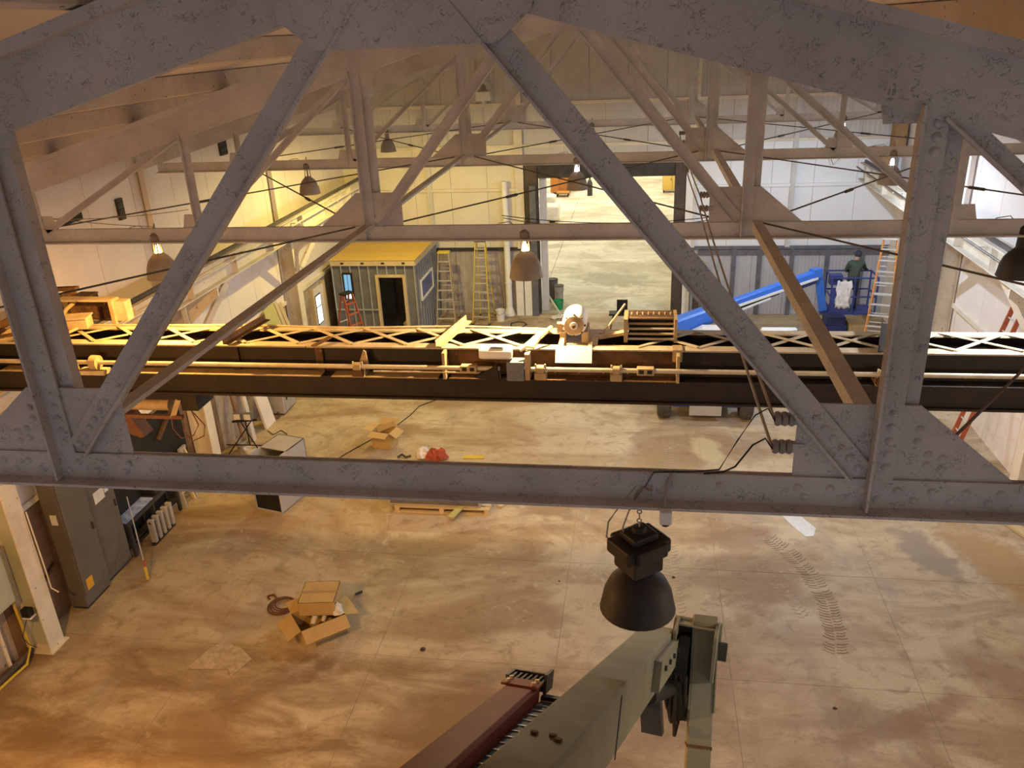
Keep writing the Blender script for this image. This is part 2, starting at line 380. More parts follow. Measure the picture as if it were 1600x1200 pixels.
class MB:
    def __init__(s):
        s.v, s.f, s.mi = [], [], []
        s.cur = 0
    def add(s, vs, fs):
        o = len(s.v)
        s.v += [V(p) for p in vs]
        s.f += [tuple(i + o for i in f) for f in fs]
        s.mi += [s.cur] * len(fs)
        return s
    def box(s, x0, x1, y0, y1, z0, z1):
        return s.add([(x0, y0, z0), (x1, y0, z0), (x1, y1, z0), (x0, y1, z0), (x0, y0, z1), (x1, y0, z1), (x1, y1, z1), (x0, y1, z1)],
                     [(0, 3, 2, 1), (4, 5, 6, 7), (0, 1, 5, 4), (1, 2, 6, 5), (2, 3, 7, 6), (3, 0, 4, 7)])
    def cbox(s, c, size, m=None):
        vs = []
        for k in range(8):
            p = V(((k & 1) - 0.5, ((k >> 1) & 1) - 0.5, ((k >> 2) & 1) - 0.5))
            p = V((p.x * size[0], p.y * size[1], p.z * size[2]))
            if m is not None:
                p = m @ p
            vs.append(p + V(c))
        return s.add(vs, [(0, 2, 3, 1), (4, 5, 7, 6), (0, 1, 5, 4), (1, 3, 7, 5), (3, 2, 6, 7), (2, 0, 4, 6)])
    def loft(s, p0, p1, prof, u, v, prof1=None):
        """extrude a closed 2D profile (in u,v) from p0 to p1"""
        p0, p1, u, v = V(p0), V(p1), V(u), V(v)
        n = len(prof)
        prof1 = prof1 or prof
        vs = [p0 + u * a + v * b for a, b in prof] + [p1 + u * a + v * b for a, b in prof1]
        fs = [tuple(range(n - 1, -1, -1)), tuple(range(n, 2 * n))] + [(i, (i + 1) % n, n + (i + 1) % n, n + i) for i in range(n)]
        return s.add(vs, fs)
    def bar(s, p0, p1, wid, thk, wdir=None):
        """rectangular bar; wid measured along wdir (made perpendicular), thk across"""
        d = (V(p1) - V(p0)).normalized()
        wd = V(wdir) if wdir is not None else (V((0, 0, 1)) if abs(d.z) < 0.9 else V((1, 0, 0)))
        wd = (wd - d * wd.dot(d)).normalized()
        t = d.cross(wd)
        a, b = wid / 2, thk / 2
        return s.loft(p0, p1, [(-a, -b), (a, -b), (a, b), (-a, b)], wd, t)
    def angle(s, p0, p1, leg, wl, out, wo, t=0.012):
        """L section: a leg of width wl along leg and one of width wo along out"""
        d = (V(p1) - V(p0)).normalized()
        u = V(leg)
        u = (u - d * u.dot(d)).normalized()
        v = V(out)
        v = (v - d * v.dot(d) - u * v.dot(u)).normalized()
        return s.loft(p0, p1, [(0, 0), (wl, 0), (wl, t), (t, t), (t, wo), (0, wo)], u, v)
    def tube(s, p0, p1, r, n=8, r1=None):
        d = (V(p1) - V(p0)).normalized()
        a = V((0, 0, 1)) if abs(d.z) < 0.9 else V((1, 0, 0))
        u = d.cross(a).normalized()
        v = d.cross(u)
        r1 = r if r1 is None else r1
        pr = [(math.cos(2 * math.pi * i / n) * r, math.sin(2 * math.pi * i / n) * r) for i in range(n)]
        pr1 = [(math.cos(2 * math.pi * i / n) * r1, math.sin(2 * math.pi * i / n) * r1) for i in range(n)]
        return s.loft(p0, p1, pr, u, v, pr1)
    def path(s, pts, r, n=6):
        pts = [V(p) for p in pts]
        rings = []
        for i, p in enumerate(pts):
            d = (pts[min(i + 1, len(pts) - 1)] - pts[max(i - 1, 0)]).normalized()
            a = V((0, 0, 1)) if abs(d.z) < 0.85 else V((1, 0, 0))
            u = d.cross(a).normalized()
            v = d.cross(u)
            rings.append([p + (u * math.cos(2 * math.pi * k / n) + v * math.sin(2 * math.pi * k / n)) * r for k in range(n)])
        o = []
        for r_ in rings:
            o += r_
        fs = []
        for i in range(len(rings) - 1):
            for k in range(n):
                fs.append((i * n + k, i * n + (k + 1) % n, (i + 1) * n + (k + 1) % n, (i + 1) * n + k))
        fs.append(tuple(range(n - 1, -1, -1)))
        fs.append(tuple(range((len(rings) - 1) * n, len(rings) * n)))
        return s.add(o, fs)
    def lathe(s, prof, c=(0, 0, 0), n=24, axis='z', closed=False):
        vs, fs = [], []
        for r, h in prof:
            for k in range(n):
                a = 2 * math.pi * k / n
                x, y = r * math.cos(a), r * math.sin(a)
                p = V((x, y, h)) if axis == 'z' else (V((x, h, y)) if axis == 'y' else V((h, x, y)))
                vs.append(p + V(c))
        m = len(prof)
        for i in range(m - 1):
            for k in range(n):
                q = (i * n + k, i * n + (k + 1) % n, (i + 1) * n + (k + 1) % n, (i + 1) * n + k)
                fs.append(q)
        if closed:
            for k in range(n):
                fs.append(((m - 1) * n + k, (m - 1) * n + (k + 1) % n, (k + 1) % n, k))
        return s.add(vs, fs)
    def prism(s, poly, d0, d1, plane='xz'):
        """polygon in a plane, thick along the third axis from d0 to d1"""
        n = len(poly)
        def P3(a, b, d):
            return {'xz': (a, d, b), 'yz': (d, a, b), 'xy': (a, b, d)}[plane]
        vs = [P3(a, b, d0) for a, b in poly] + [P3(a, b, d1) for a, b in poly]
        fs = [tuple(range(n)), tuple(range(2 * n - 1, n - 1, -1))] + [(i, n + i, n + (i + 1) % n, (i + 1) % n) for i in range(n)]
        return s.add(vs, fs)
    def mesh(s, name, mats):
        me = bpy.data.meshes.new(name)
        me.from_pydata([tuple(p) for p in s.v], [], s.f)
        for m in (mats if isinstance(mats, (list, tuple)) else [mats]):
            me.materials.append(m)
        for p, i in zip(me.polygons, s.mi):
            p.material_index = i
        bm = bmesh.new()
        bm.from_mesh(me)
        bmesh.ops.recalc_face_normals(bm, faces=bm.faces)
        bm.to_mesh(me)
        bm.free()
        return me
    def build(s, name, mat, parent=None, smooth=False, local=False, bevel=0.0):
        org = V((0, 0, 0))
        if parent is not None and not local:
            org = ORG.get(parent.name, V((0, 0, 0)))
        if org.length:
            s.v = [p - org for p in s.v]
        me = s.mesh(name, [M[k] for k in mat] if isinstance(mat, (list, tuple)) else M[mat])
        if smooth:
            for p in me.polygons:
                p.use_smooth = True
            me.set_sharp_from_angle(angle=math.radians(40))
        o = bpy.data.objects.new(name, me)
        col.objects.link(o)
        if parent is not None:
            o.parent = parent
            ORG[o.name] = ORG.get(parent.name, V((0, 0, 0)))
        if bevel:
            b = o.modifiers.new('bevel', 'BEVEL')
            b.width = bevel
            b.segments = 2
            b.limit_method = 'ANGLE'
        return o

def tag(o, label=None, cat=None, group=None, kind=None):
    if label: o['label'] = label
    if cat: o['category'] = cat
    if group: o['group'] = group
    if kind: o['kind'] = kind
    return o

def thing(name, label, cat, loc=(0, 0, 0), rz=0.0, group=None, kind=None):
    o = bpy.data.objects.new(name, None)
    o.empty_display_size = 0.2
    col.objects.link(o)
    o.location = loc
    o.rotation_euler = (0, 0, rz)
    ORG[o.name] = V(loc)
    return tag(o, label, cat, group, kind)

def struct(name, label=None, loc=(0, 0, 0)):
    o = thing(name, label, None, loc)
    o['kind'] = 'structure'
    return o

def share(src, parent, loc):
    """another copy of a piece that shares its mesh"""
    c = src.copy()
    col.objects.link(c)
    c.parent = parent
    c.location = loc
    return c

def copy_tree(o, parent=None):
    c = o.copy()
    col.objects.link(c)
    c.parent = parent
    for ch in list(o.children):
        copy_tree(ch, c)
    return c

def lamp_light(name, loc, colr, power, radius=0.07, parent=None):
    d = bpy.data.lights.new(name, 'POINT')
    d.color = colr
    d.energy = power
    d.shadow_soft_size = radius
    o = bpy.data.objects.new(name, d)
    col.objects.link(o)
    if parent is not None:
        o.parent = parent
    o.location = loc
    return o

# ------------------------------------------------------------------ main dimensions (metres)
XC = -1.06                      # ridge line
XL, XR = -10.3, 8.2             # side walls
YT = [3.95, 10.03, 16.11, 22.19]  # trusses
YF = 28.27                      # far wall
Y0 = -4.0
def chord_low(x):               # underside of the sloping top chords
    return 9.67 - 0.28 * abs(x - XC)
def deck_z(x):
    return chord_low(x) + 0.60
# ================================================================== floor
floor = struct('floor', 'stained tan concrete slab floor of the hall')
MB().box(XL, XR, Y0, YF, -0.20, -0.006).build('joint_bed', 'joint', floor)
xj = [XL, -7.2, -4.2, -1.2, 1.55, 4.35, XR]
yj = [Y0, -1.3, 1.6, 4.5, 7.4, 10.35, 13.2, 16.1, 19.0, 22.0, 25.0, YF]
for i in range(len(xj) - 1):
    for j in range(len(yj) - 1):
        MB().box(xj[i] + 0.004, xj[i + 1] - 0.004, yj[j] + 0.004, yj[j + 1] - 0.004, -0.006, 0.0).build('slab', 'floor', floor)

# tyre tread print: curved rows of short chevron bars
def tread(path_pts, width, step):
    pts = [V(p) for p in path_pts]
    mb = MB()
    seg = []
    for a, b in zip(pts[:-1], pts[1:]):
        n = max(1, int((b - a).length / step))
        for k in range(n):
            seg.append((a.lerp(b, k / n), (b - a).normalized()))
    rnd = random.Random(3)
    for k, (p, d) in enumerate(seg):
        if rnd.random() < 0.10:
            continue
        nrm = V((-d.y, d.x, 0))
        for sgn in (-1, 1):
            off = d * step / 2 if sgn < 0 else V((0, 0, 0.0))
            q0 = p + nrm * sgn * 0.015 + off + V((0, 0, 0.002))
            qm = p + nrm * sgn * width * 0.28 - d * 0.015 + off + V((0, 0, 0.002))
            q1 = p + nrm * sgn * width / 2 * rnd.uniform(0.75, 1) - d * 0.06 + off + V((0, 0, 0.002))
            w_ = rnd.uniform(0.012, 0.026)
            mb.bar(q0, qm, 0.0032, w_, (0, 0, 1))
            mb.bar(qm, q1, 0.0032, w_ * 0.8, (0, 0, 1))
    return mb
tm = tread([(2.55, 14.5, 0), (2.95, 13.9, 0), (3.25, 13.2, 0), (3.38, 12.4, 0), (3.35, 11.6, 0), (3.25, 11.05, 0)], 0.40, 0.068).build('tread_mark', 'mark', floor)
tm['kind'] = 'stuff'
tm = tread([(2.35, 13.3, 0), (2.75, 12.5, 0), (2.95, 11.9, 0)], 0.24, 0.10).build('tread_mark', 'mark_faint', floor)
tm['kind'] = 'stuff'
tm = tread([(0.95, 20.2, 0), (0.8, 18.4, 0), (0.72, 16.2, 0), (0.7, 13.5, 0), (0.8, 11.6, 0)], 0.34, 0.10).build('tread_mark', 'mark_faint', floor)
tm['kind'] = 'stuff'

# ================================================================== side walls
def side_wall(name, x, inward, label, lowmat):
    w_ = struct(name, label)
    s_ = 1 if inward > 0 else -1
    MB().box(min(x, x - s_ * 0.2), max(x, x - s_ * 0.2), Y0, YF + 0.2, -0.05, 7.75).build('wall_core', 'wall_base', w_)
    y = Y0
    k = 0
    while y < YF - 0.01:
        y1 = min(y + 1.52, YF)
        for z0, z1, mt in ((0.0, 2.36, lowmat), (2.38, 4.55, 'wall_white'), (4.57, 7.6, 'wall_white')):
            mt2 = mt
            if name == 'wall_left' and z0 == 0.0 and 9.5 < y < 16.0:
                mt2 = 'wall_brown'
            xs = sorted((x + s_ * 0.002, x + s_ * 0.03))
            MB().box(xs[0], xs[1], y + 0.006, y1 - 0.006, z0 + 0.004, z1).build('panel', mt2, w_)
        y = y1
        k += 1
    return w_
wall_left = side_wall('wall_left', XL, 1, 'pale panelled side wall behind the grey cabinets', 'wall_low')
wall_right = side_wall('wall_right', XR, -1, 'bright white panelled side wall with crane runway', 'wall_white')
# horizontal girts and pipes on the side walls
for z_ in (2.37, 4.56):
    MB().box(XL + 0.03, XL + 0.10, Y0, YF, z_ - 0.05, z_ + 0.05).build('girt', 'column', wall_left)
    MB().box(XR - 0.10, XR - 0.03, Y0, YF, z_ - 0.05, z_ + 0.05).build('girt', 'column', wall_right)
for yv, zv, sy, sz in ((13.7, 6.63, 0.55, 0.14), (15.2, 6.5, 0.18, 0.42), (19.85, 7.1, 0.34, 0.40)):
    o = MB().box(XL + 0.03, XL + 0.09, yv - sy / 2, yv + sy / 2, zv - sz / 2, zv + sz / 2)
    v_ = thing('wall_vent', {13.7: 'low wide black vent slot high on the pale side wall', 15.2: 'narrow upright black vent beside the lit lamp', 19.85: 'square black vent high near the sloping roof'}[yv], 'vent', (XL + 0.03, yv, zv), group='black vents high on the side wall')
    o.build('vent_frame', 'steel_dark', v_)
    for k in range(3):
        zz = zv - sz / 2 + sz * (k + 0.5) / 3
        MB().box(XL + 0.09, XL + 0.105, yv - sy / 2 + 0.02, yv + sy / 2 - 0.02, zz - 0.015, zz + 0.01).build('louver', 'black', v_)

# ================================================================== far wall with the tall doorway
DX0, DX1, DZ = -3.45, 1.15, 5.4
wall_far = struct('wall_far', 'sheeted gable wall with a tall open doorway')
MB().box(XL, DX0, YF + 0.06, YF + 0.2, -0.05, 7.6).build('wall_core', 'wall_base', wall_far)
MB().box(DX1, XR, YF + 0.06, YF + 0.2, -0.05, 7.6).build('wall_core', 'wall_base', wall_far)
MB().prism([(DX0, DZ), (DX1, DZ), (DX1, 7.6), (XR, 7.6), (XC, 10.3), (XL, 7.6), (DX0, 7.6)], YF + 0.06, YF + 0.2).build('wall_core', 'wall_base', wall_far)
def far_panel(x0, x1, z0, z1, mt, gable=False):
    if gable:
        poly = [(x0, z0), (x1, z0), (x1, deck_z(x1) - 0.02)]
        if x0 < XC < x1:
            poly.append((XC, deck_z(XC) - 0.02))
        poly.append((x0, deck_z(x0) - 0.02))
    else:
        poly = [(x0, z0), (x1, z0), (x1, z1), (x0, z1)]
    MB().prism(poly, YF, YF + 0.05).build('panel', mt, wall_far)
rows = [(0.0, 2.33), (2.42, 4.42), (4.46, 5.84), (5.90, 7.20)]
def xsplit(a, b, n):
    return [(a + (b - a) * i / n + 0.005, a + (b - a) * (i + 1) / n - 0.005) for i in range(n)]
for k, (z0, z1) in enumerate(rows):
    lm = ['far_stain', 'far_cream', 'far_cream', 'far_white'][k]
    rm = ['far_grey', 'far_flat', 'far_flat', 'far_white'][k]
    for a, b in xsplit(XL, DX0 - 0.45, 5):
        far_panel(a, b, z0 + 0.004, z1 - 0.004, lm)
    for a, b in xsplit(DX1 + 0.45, XR, 6 if k == 0 else 5):
        far_panel(a, b, z0 + 0.004, z1 - 0.004, rm)
    if z0 > DZ:
        for a, b in xsplit(DX0 - 0.45, DX1 + 0.45, 4):
            far_panel(a, b, z0 + 0.004, z1 - 0.004, 'far_white')
for a, b in xsplit(DX0 - 0.45, DX1 + 0.45, 4):
    far_panel(a, b, DZ + 0.12, 5.84, 'far_white')
for a, b in xsplit(XL, XR, 15):
    far_panel(a, b, 7.22, 9, 'far_white', True)
# horizontal girts, vertical posts on the far wall
for z_, mt, a, b in ((2.375, 'steel_dark', XL, DX0 - 0.5), (2.375, 'post_grey', DX1 + 0.5, XR), (4.44, 'far_flat', DX1 + 0.5, XR), (4.44, 'column', XL, DX0 - 0.5), (5.87, 'column', XL, XR), (7.21, 'column', XL, XR)):
    MB().box(a, b, YF - 0.09, YF, z_ - 0.05, z_ + 0.05).build('girt', mt, wall_far)
for x_ in (3.2, 4.05, 5.1, 6.24, 7.35):
    MB().box(x_ - 0.07, x_ + 0.07, YF - 0.08, YF, 0, 2.32).build('post', 'post_grey', wall_far)
MB().box(2.0, XR, YF - 0.07, YF, 2.12, 2.30).build('rail', 'post_grey', wall_far)
for x_ in (1.72, -4.05):
    MB().box(x_ - 0.14, x_ + 0.14, YF - 0.12, YF, 2.4, 10.0 - 0.28 * abs(x_ - XC)).build('gable_post', 'column', wall_far)
for x_ in (4.9, -7.2):
    MB().box(x_ - 0.08, x_ + 0.08, YF - 0.10, YF, 2.4, 9.9 - 0.28 * abs(x_ - XC)).build('gable_post', 'far_white', wall_far)
# doorway: rolled curtain housing, tracks, jambs
door = struct('door_1', 'tall open doorway with dark rolled-up shutter and brown tracks')
MB().box(DX0, DX1, YF - 0.04, YF + 0.45, 4.80, DZ + 0.1).build('shutter_housing', 'steel_dark', door)
MB().box(DX0 - 0.42, DX0, YF - 0.10, YF + 0.30, 0, DZ + 0.1).build('door_track', 'door_brown', door)
MB().box(DX1, DX1 + 0.34, YF - 0.10, YF + 0.30, 0, DZ + 0.1).build('door_track', 'door_brown', door)
MB().box(DX0 + 0.02, DX0 + 0.26, YF + 0.32, YF + 0.5, 0, 4.8).build('door_jamb', 'white_paint', door)
MB().box(DX1 + 0.36, DX1 + 0.60, YF - 0.16, YF, 0, 4.9).build('door_jamb', 'white_paint', door)
MB().box(-4.28, -4.02, YF - 0.30, YF - 0.02, 0, 1.86).build('guard_board', 'white_paint', door)
MB().box(-3.98, -3.72, YF - 0.30, YF - 0.02, 0, 1.86).build('guard_board', 'white_paint', door)
MB().box(-3.70, -3.50, YF - 0.34, YF - 0.11, 0, 4.6).build('track_post', 'post_grey', door)

# ------------------------------------------------------------------ hall seen through the doorway

hall = struct('floor_hall', 'bright concrete floor of the hall beyond the doorway')
MB().box(-9.0, 2.6, YF, 66, -0.2, -0.03).build('joint_bed', 'joint', hall)
for i, (a, b) in enumerate(((-9.0, -3.6), (-3.6, 2.6))):
    for c, d in ((YF, 36.0), (36.0, 45.0), (45.0, 55.0), (55.0, 66.0)):
        MB().box(a + 0.01, b - 0.01, c + 0.01, d - 0.01, -0.03, 0).build('slab', 'hall_floor', hall)
for nm, bx in (('wall_hall_west', (-9.2, -9.0, YF + 0.2, 66, 0, 7)), ('wall_hall_east', (2.6, 2.8, YF + 0.2, 66, 0, 7)), ('wall_hall_end', (-9.2, 2.8, 66, 66.2, 0, 7)), ('ceiling_hall', (-9.2, 2.8, YF + 0.2, 66.2, 7, 7.2))):
    o = MB().box(*bx).build(nm, 'far_flat')
    tag(o, {'wall_hall_west': 'white side wall of the hall beyond', 'wall_hall_east': 'white opposite wall of the hall beyond', 'wall_hall_end': 'white end wall of the hall beyond', 'ceiling_hall': 'white ceiling of the hall beyond'}[nm], kind='structure')

# ================================================================== roof
for nm, sgn, xe in (('ceiling_west', -1, XL - 0.2), ('ceiling_east', 1, XR + 0.2)):
    o = MB().loft((0, Y0, 0), (0, YF + 0.2, 0), [(XC, deck_z(XC)), (xe, deck_z(xe)), (xe, deck_z(xe) + 0.1), (XC, deck_z(XC) + 0.1)], (1, 0, 0), (0, 0, 1)).build(nm, 'roof')
    tag(o, 'sloping roof deck %s the ridge' % ('on the warm lamp side of' if sgn < 0 else 'on the bright wall side of'), kind='structure')
    for k in range(8):
        x_ = XC + sgn * (0.25 + 1.24 * k)
        zt = deck_z(x_) - 0.01
        MB().loft((x_, Y0, zt), (x_, YF, zt), [(0, 0), (0.075, 0), (0.075, -0.012), (0.012, -0.012), (0.012, -0.19), (0.075, -0.19), (0.075, -0.202), (0, -0.202)], (sgn, 0, -0.28), (0, 0, 1)).build('purlin', 'purlin', o)

# ================================================================== roof trusses
def truss_member(mb, p0, p1, y, wid, out, side=-1, edge=-1):
    """angle lying against the gusset plane: flat leg in the truss plane, outstanding leg towards side"""
    p0, p1 = V((p0[0], y, p0[1])), V((p1[0], y, p1[1]))
    d = (p1 - p0).normalized()
    n = V((d.z, 0, -d.x)) * edge
    off = -n * wid / 2
    mb.angle(p0 + off, p1 + off, n, wid, (0, side, 0), out, 0.014)

rivet_mesh = MB().lathe([(0.0001, 0.018), (0.010, 0.016), (0.019, 0.009), (0.024, 0.0)], n=8, axis='y')
for p in rivet_mesh.v:
    p.y = -p.y
rivet_mesh = rivet_mesh.mesh('rivet', M['truss'])
for p in rivet_mesh.polygons:
    p.use_smooth = True
def rivet(parent, x, y, z):
    o = bpy.data.objects.new('rivet', rivet_mesh)
    col.objects.link(o)
    o.parent = parent
    o.location = V((x, y, z)) - ORG[parent.name]

BZ = 7.06   # underside of the bottom chord
TRUSS_LABELS = ['big flaking grey roof truss close to the camera', 'pale roof truss directly above the crane girder', 'third roof truss, bluish white at its centre gussets', 'small pale truss closest to the gable wall']
def make_truss(i):
    y = YT[i]
    near = i == 0
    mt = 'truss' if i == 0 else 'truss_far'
    t = thing('roof_truss', TRUSS_LABELS[i], 'roof truss', (XC, y, BZ), group='steel roof trusses across the hall')
    # bottom chord: two angles back to back, horizontal legs at the bottom
    for nm, sy in (('bottom_chord', -1), ('bottom_chord', 1)):
        ya = y + sy * 0.007
        MB().angle((XL + 0.5, ya, BZ), (XR - 0.5, ya, BZ), (0, 0, 1), 0.185, (0, sy, 0), 0.10, 0.016).build(nm, mt, t)
    # top chords
    for sg in (-1, 1):
        xe = XC + sg * 9.0
        ch = MB()
        u_ = V((sg, 0, -0.28)).normalized()
        nn = V((0.28 * sg, 0, 1)).normalized()
        a = V((XC, y, chord_low(XC)))
        b = V((xe, y, chord_low(xe)))
        prof = [(-0.035, 0), (0.035, 0), (0.035, 0.30), (0.14, 0.30), (0.14, 0.36), (-0.14, 0.36), (-0.14, 0.30), (-0.035, 0.30)]
        ch.loft(a, b, prof, (0, 1, 0), nn)
        ch.build('top_chord', mt, t)
    # apex gusset
    zA = chord_low(XC)
    MB().prism([(XC - 0.58, zA - 0.14), (XC - 0.42, zA - 0.27), (XC + 0.42, zA - 0.27), (XC + 0.58, zA - 0.14), (XC + 0.62, zA + 0.10), (XC, zA + 0.28), (XC - 0.62, zA + 0.10)], y - 0.050, y - 0.036).build('apex_gusset', mt, t)
    for sg in (-1, 1):
        xg = XC + sg * 2.305
        zt = chord_low(xg)
        # gusset plate at the panel point
        poly = [(xg - sg * 0.43, BZ + 0.17), (xg - sg * 0.43, BZ + 0.60), (xg + sg * 0.15, BZ + 0.60), (xg + sg * 0.64, BZ + 0.19), (xg + sg * 0.64, BZ + 0.17)]
        gp = MB().prism(poly, y - 0.006, y + 0.006).build('gusset_plate', mt, t)
        # vertical: star of two angles
        m_ = MB()
        truss_member(m_, (xg, BZ + 0.02), (xg + sg * 0.0, zt + 0.06), y - 0.008, 0.13, 0.075, -1, edge=1)
        m_.build('vertical', mt, t)
        m_ = MB()
        truss_member(m_, (xg + 0.085, BZ + 0.30), (xg + 0.085, zt + 0.06), y + 0.02, 0.12, 0.075, 1, edge=-1)
        m_.build('vertical', mt, t)
        # centre diagonal up to the apex
        m_ = MB()
        truss_member(m_, (xg - sg * 0.10, BZ + 0.22), (XC + sg * 0.03, zA + 0.22), y - 0.009, 0.135, 0.05, -1, edge=sg)
        m_.build('diagonal', mt, t)
        m_ = MB()
        truss_member(m_, (xg - sg * 0.12, BZ + 0.22), (XC + sg * 0.03, zA + 0.22), y + 0.009, 0.11, 0.06, 1, edge=-sg)
        m_.build('diagonal', mt, t)
        # top gusset at the vertical
        MB().prism([(xg - 0.24, chord_low(xg - 0.24) + 0.1), (xg - 0.20, zt - (0.02 if near else 0.15)), (xg + 0.20, zt - (0.02 if near else 0.15)), (xg + 0.24, chord_low(xg + 0.24) + 0.1)], y - 0.006, y + 0.006).build('gusset_plate', mt, t)
        # outer panels
        for k in (1, 2):
            xo = XC + sg * 2.305 * (k + 1)
            xi = XC + sg * 2.305 * k
            if k == 1 or True:
                m_ = MB()
                if chord_low(xo) - BZ > 0.45:
                    truss_member(m_, (xo, BZ + 0.05), (xo, chord_low(xo) + 0.06), y - 0.008, 0.10, 0.06, -1, edge=1)
                    m_.build('vertical', mt, t)
            m_ = MB()
            truss_member(m_, (xo - sg * 0.08, BZ + 0.15), (xi + sg * 0.06, chord_low(xi) + 0.03), y - 0.009, 0.085, 0.05, -1, edge=sg)
            m_.build('diagonal', mt, t)
            MB().prism([(xo - 0.25, BZ + 0.17), (xo - 0.2, BZ + 0.36), (xo + 0.2, BZ + 0.36), (xo + 0.25, BZ + 0.17)], y - 0.006, y + 0.006).build('gusset_plate', mt, t)
        if near:
            # rivets: along the diagonal, the vertical, in the wing and along the chord
            d = V((XC + sg * 0.03 - (xg - sg * 0.10), 0, zA + 0.22 - BZ - 0.22)).normalized()
            q = V((xg - sg * 0.10, 0, BZ + 0.22))
            for k in range(6):
                pp = q + d * (0.04 + 0.072 * k)
                rivet(gp, pp.x + sg * 0.012, y - 0.023, pp.z)
            for k in range(5):
                rivet(gp, xg + 0.02, y - 0.022, BZ + 0.26 + 0.075 * k)
            for dx, dz in ((0.22, 0.27), (0.22, 0.33), (0.29, 0.25), (0.29, 0.31), (0.16, 0.40), (0.16, 0.47)):
                rivet(gp, xg + sg * dx, y - 0.006, BZ + dz)
            for k in range(7):
                rivet(gp, xg - sg * 0.40 + sg * 0.165 * k, y - 0.023, BZ + 0.125)
            for k in range(6):
                rivet(gp, xg - sg * 0.36 + sg * 0.18 * k, y - 0.023, BZ + 0.07)
            for k in range(5):
                rivet(gp, xg + 0.02 , y - 0.022, zt - 0.02 + 0.06 * k - 0.12)
    if near:
        for k, x_ in enumerate((-2.35, -1.9, -1.3, -0.6, 0.1, 0.45)):
            rivet(t, x_, y - 0.023, BZ + (0.12 if k % 2 else 0.07))
    return t
trusses = [make_truss(i) for i in range(4)]

# ================================================================== bracing between the trusses
def brace_bay(i, label):
    ya, yb = YT[i], (YT[i + 1] if i + 1 < 4 else YF - 0.1)
    t = thing('bay_bracing', label, 'bracing', (XC, (ya + yb) / 2, 7.2), group='rods and struts tying the trusses together', kind='structure')
    for sg in (-1, 1):
        x_ = XC + sg * 2.305
        MB().angle((x_ + sg * 0.06, ya + 0.06, 7.28), (x_ + sg * 0.06, yb - 0.06, 7.28), (1, 0, 0), 0.11, (0, 0, -1), 0.10, 0.012).build('strut', 'truss_far' if i else 'truss', t)
    def rod(x0, x1, r=0.011):
        z0 = 7.24
        m = MB().tube((x0, ya + 0.05, z0), (x1, yb - 0.05, z0), r, 6)
        o = m.build('rod', 'rod', t)
        p = V((x0, ya, z0)).lerp(V((x1, yb, z0)), 0.3)
        q = V((x0, ya, z0)).lerp(V((x1, yb, z0)), 0.33)
        MB().tube(p, q, r * 2.0, 6).build('turnbuckle', 'rod', o)
    a, b = XC - 2.1, XC + 2.1
    rod(a, b) if i else None
    rod(b, a) if i else None
    rod(XC + 2.5, XC + 6.9)
    rod(XC + 6.9, XC + 2.5)
    rod(XC - 2.5, XC - 6.9)
    rod(XC - 6.9, XC - 2.5)
    return t
brace_bay(0, 'tie rods and struts between the big grey truss and the one above the crane')
brace_bay(1, 'tie rods and struts crossing behind the crane, in front of the third truss')
brace_bay(2, 'tie rods and struts between the third truss and the truss by the gable')

# ================================================================== columns and crane runways
COLUMN_AT = {10.03: 'beside the tall grey cabinets', 16.11: 'beside the work light stand', 22.19: 'near the wooden shed', 3.95: 'close to the camera'}
COLUMN_AT_R = {10.03: 'under the middle of the bright runway', 16.11: 'beside the red ladder', 22.19: 'in yellow light behind the orange stepladder', 3.95: 'close to the camera on the bright side'}
def column(x_in, sgn, y, at):
    """H column between wall and runway; sgn = direction into the room"""
    t = thing('column', 'cream steel H column ' + at, 'column', (x_in - sgn * 0.2, y, 0), group='steel columns along the walls', kind='structure')
    xo = x_in - sgn * 0.44
    xs = sorted((x_in, x_in - sgn * 0.022))
    MB().box(xs[0], xs[1], y - 0.17, y + 0.17, 0, 4.58).build('flange', 'column', t)
    xs = sorted((xo, xo + sgn * 0.022))
    MB().box(xs[0], xs[1], y - 0.17, y + 0.17, 0, 4.58).build('flange', 'column', t)
    xs3 = sorted((xo + sgn * 0.02, xo + sgn * 0.14))
    MB().box(xs3[0], xs3[1], y - 0.09, y + 0.09, 4.58, 7.3).build('upper_post', 'wall_white', t)
    xs = sorted((x_in - sgn * 0.022, xo + sgn * 0.022))
    MB().box(xs[0], xs[1], y - 0.012, y + 0.012, 0, 4.58).build('web', 'pale_green' if y < 11 else 'column', t)  # first column: shade on the web painted as pale green
    xs = sorted((x_in + sgn * 0.06, xo))
    MB().box(xs[0], xs[1], y - 0.22, y + 0.22, 0, 0.02).build('base_plate', 'column', t)
    # bracket carrying the runway and two knees along it
    xr = x_in + sgn * 0.60
    xs2 = sorted((x_in, xr + sgn * 0.2))
    MB().prism([(x_in, 3.75), (x_in, 4.58), (xr + sgn * 0.2, 4.58), (xr + sgn * 0.2, 4.42)], y - 0.03, y + 0.03).build('bracket', 'column', t)
    for s2 in (-1, 1):
        MB().bar((x_in + sgn * 0.06, y + s2 * 0.15, 3.35), (xr - sgn * 0.06, y + s2 * 1.05, 4.55), 0.14, 0.09).build('knee_brace', 'column', t)
    return t
for y in YT:
    if y > 9:
        column(-9.8, 1, y, COLUMN_AT[y])
        column(7.7, -1, y, COLUMN_AT_R[y])
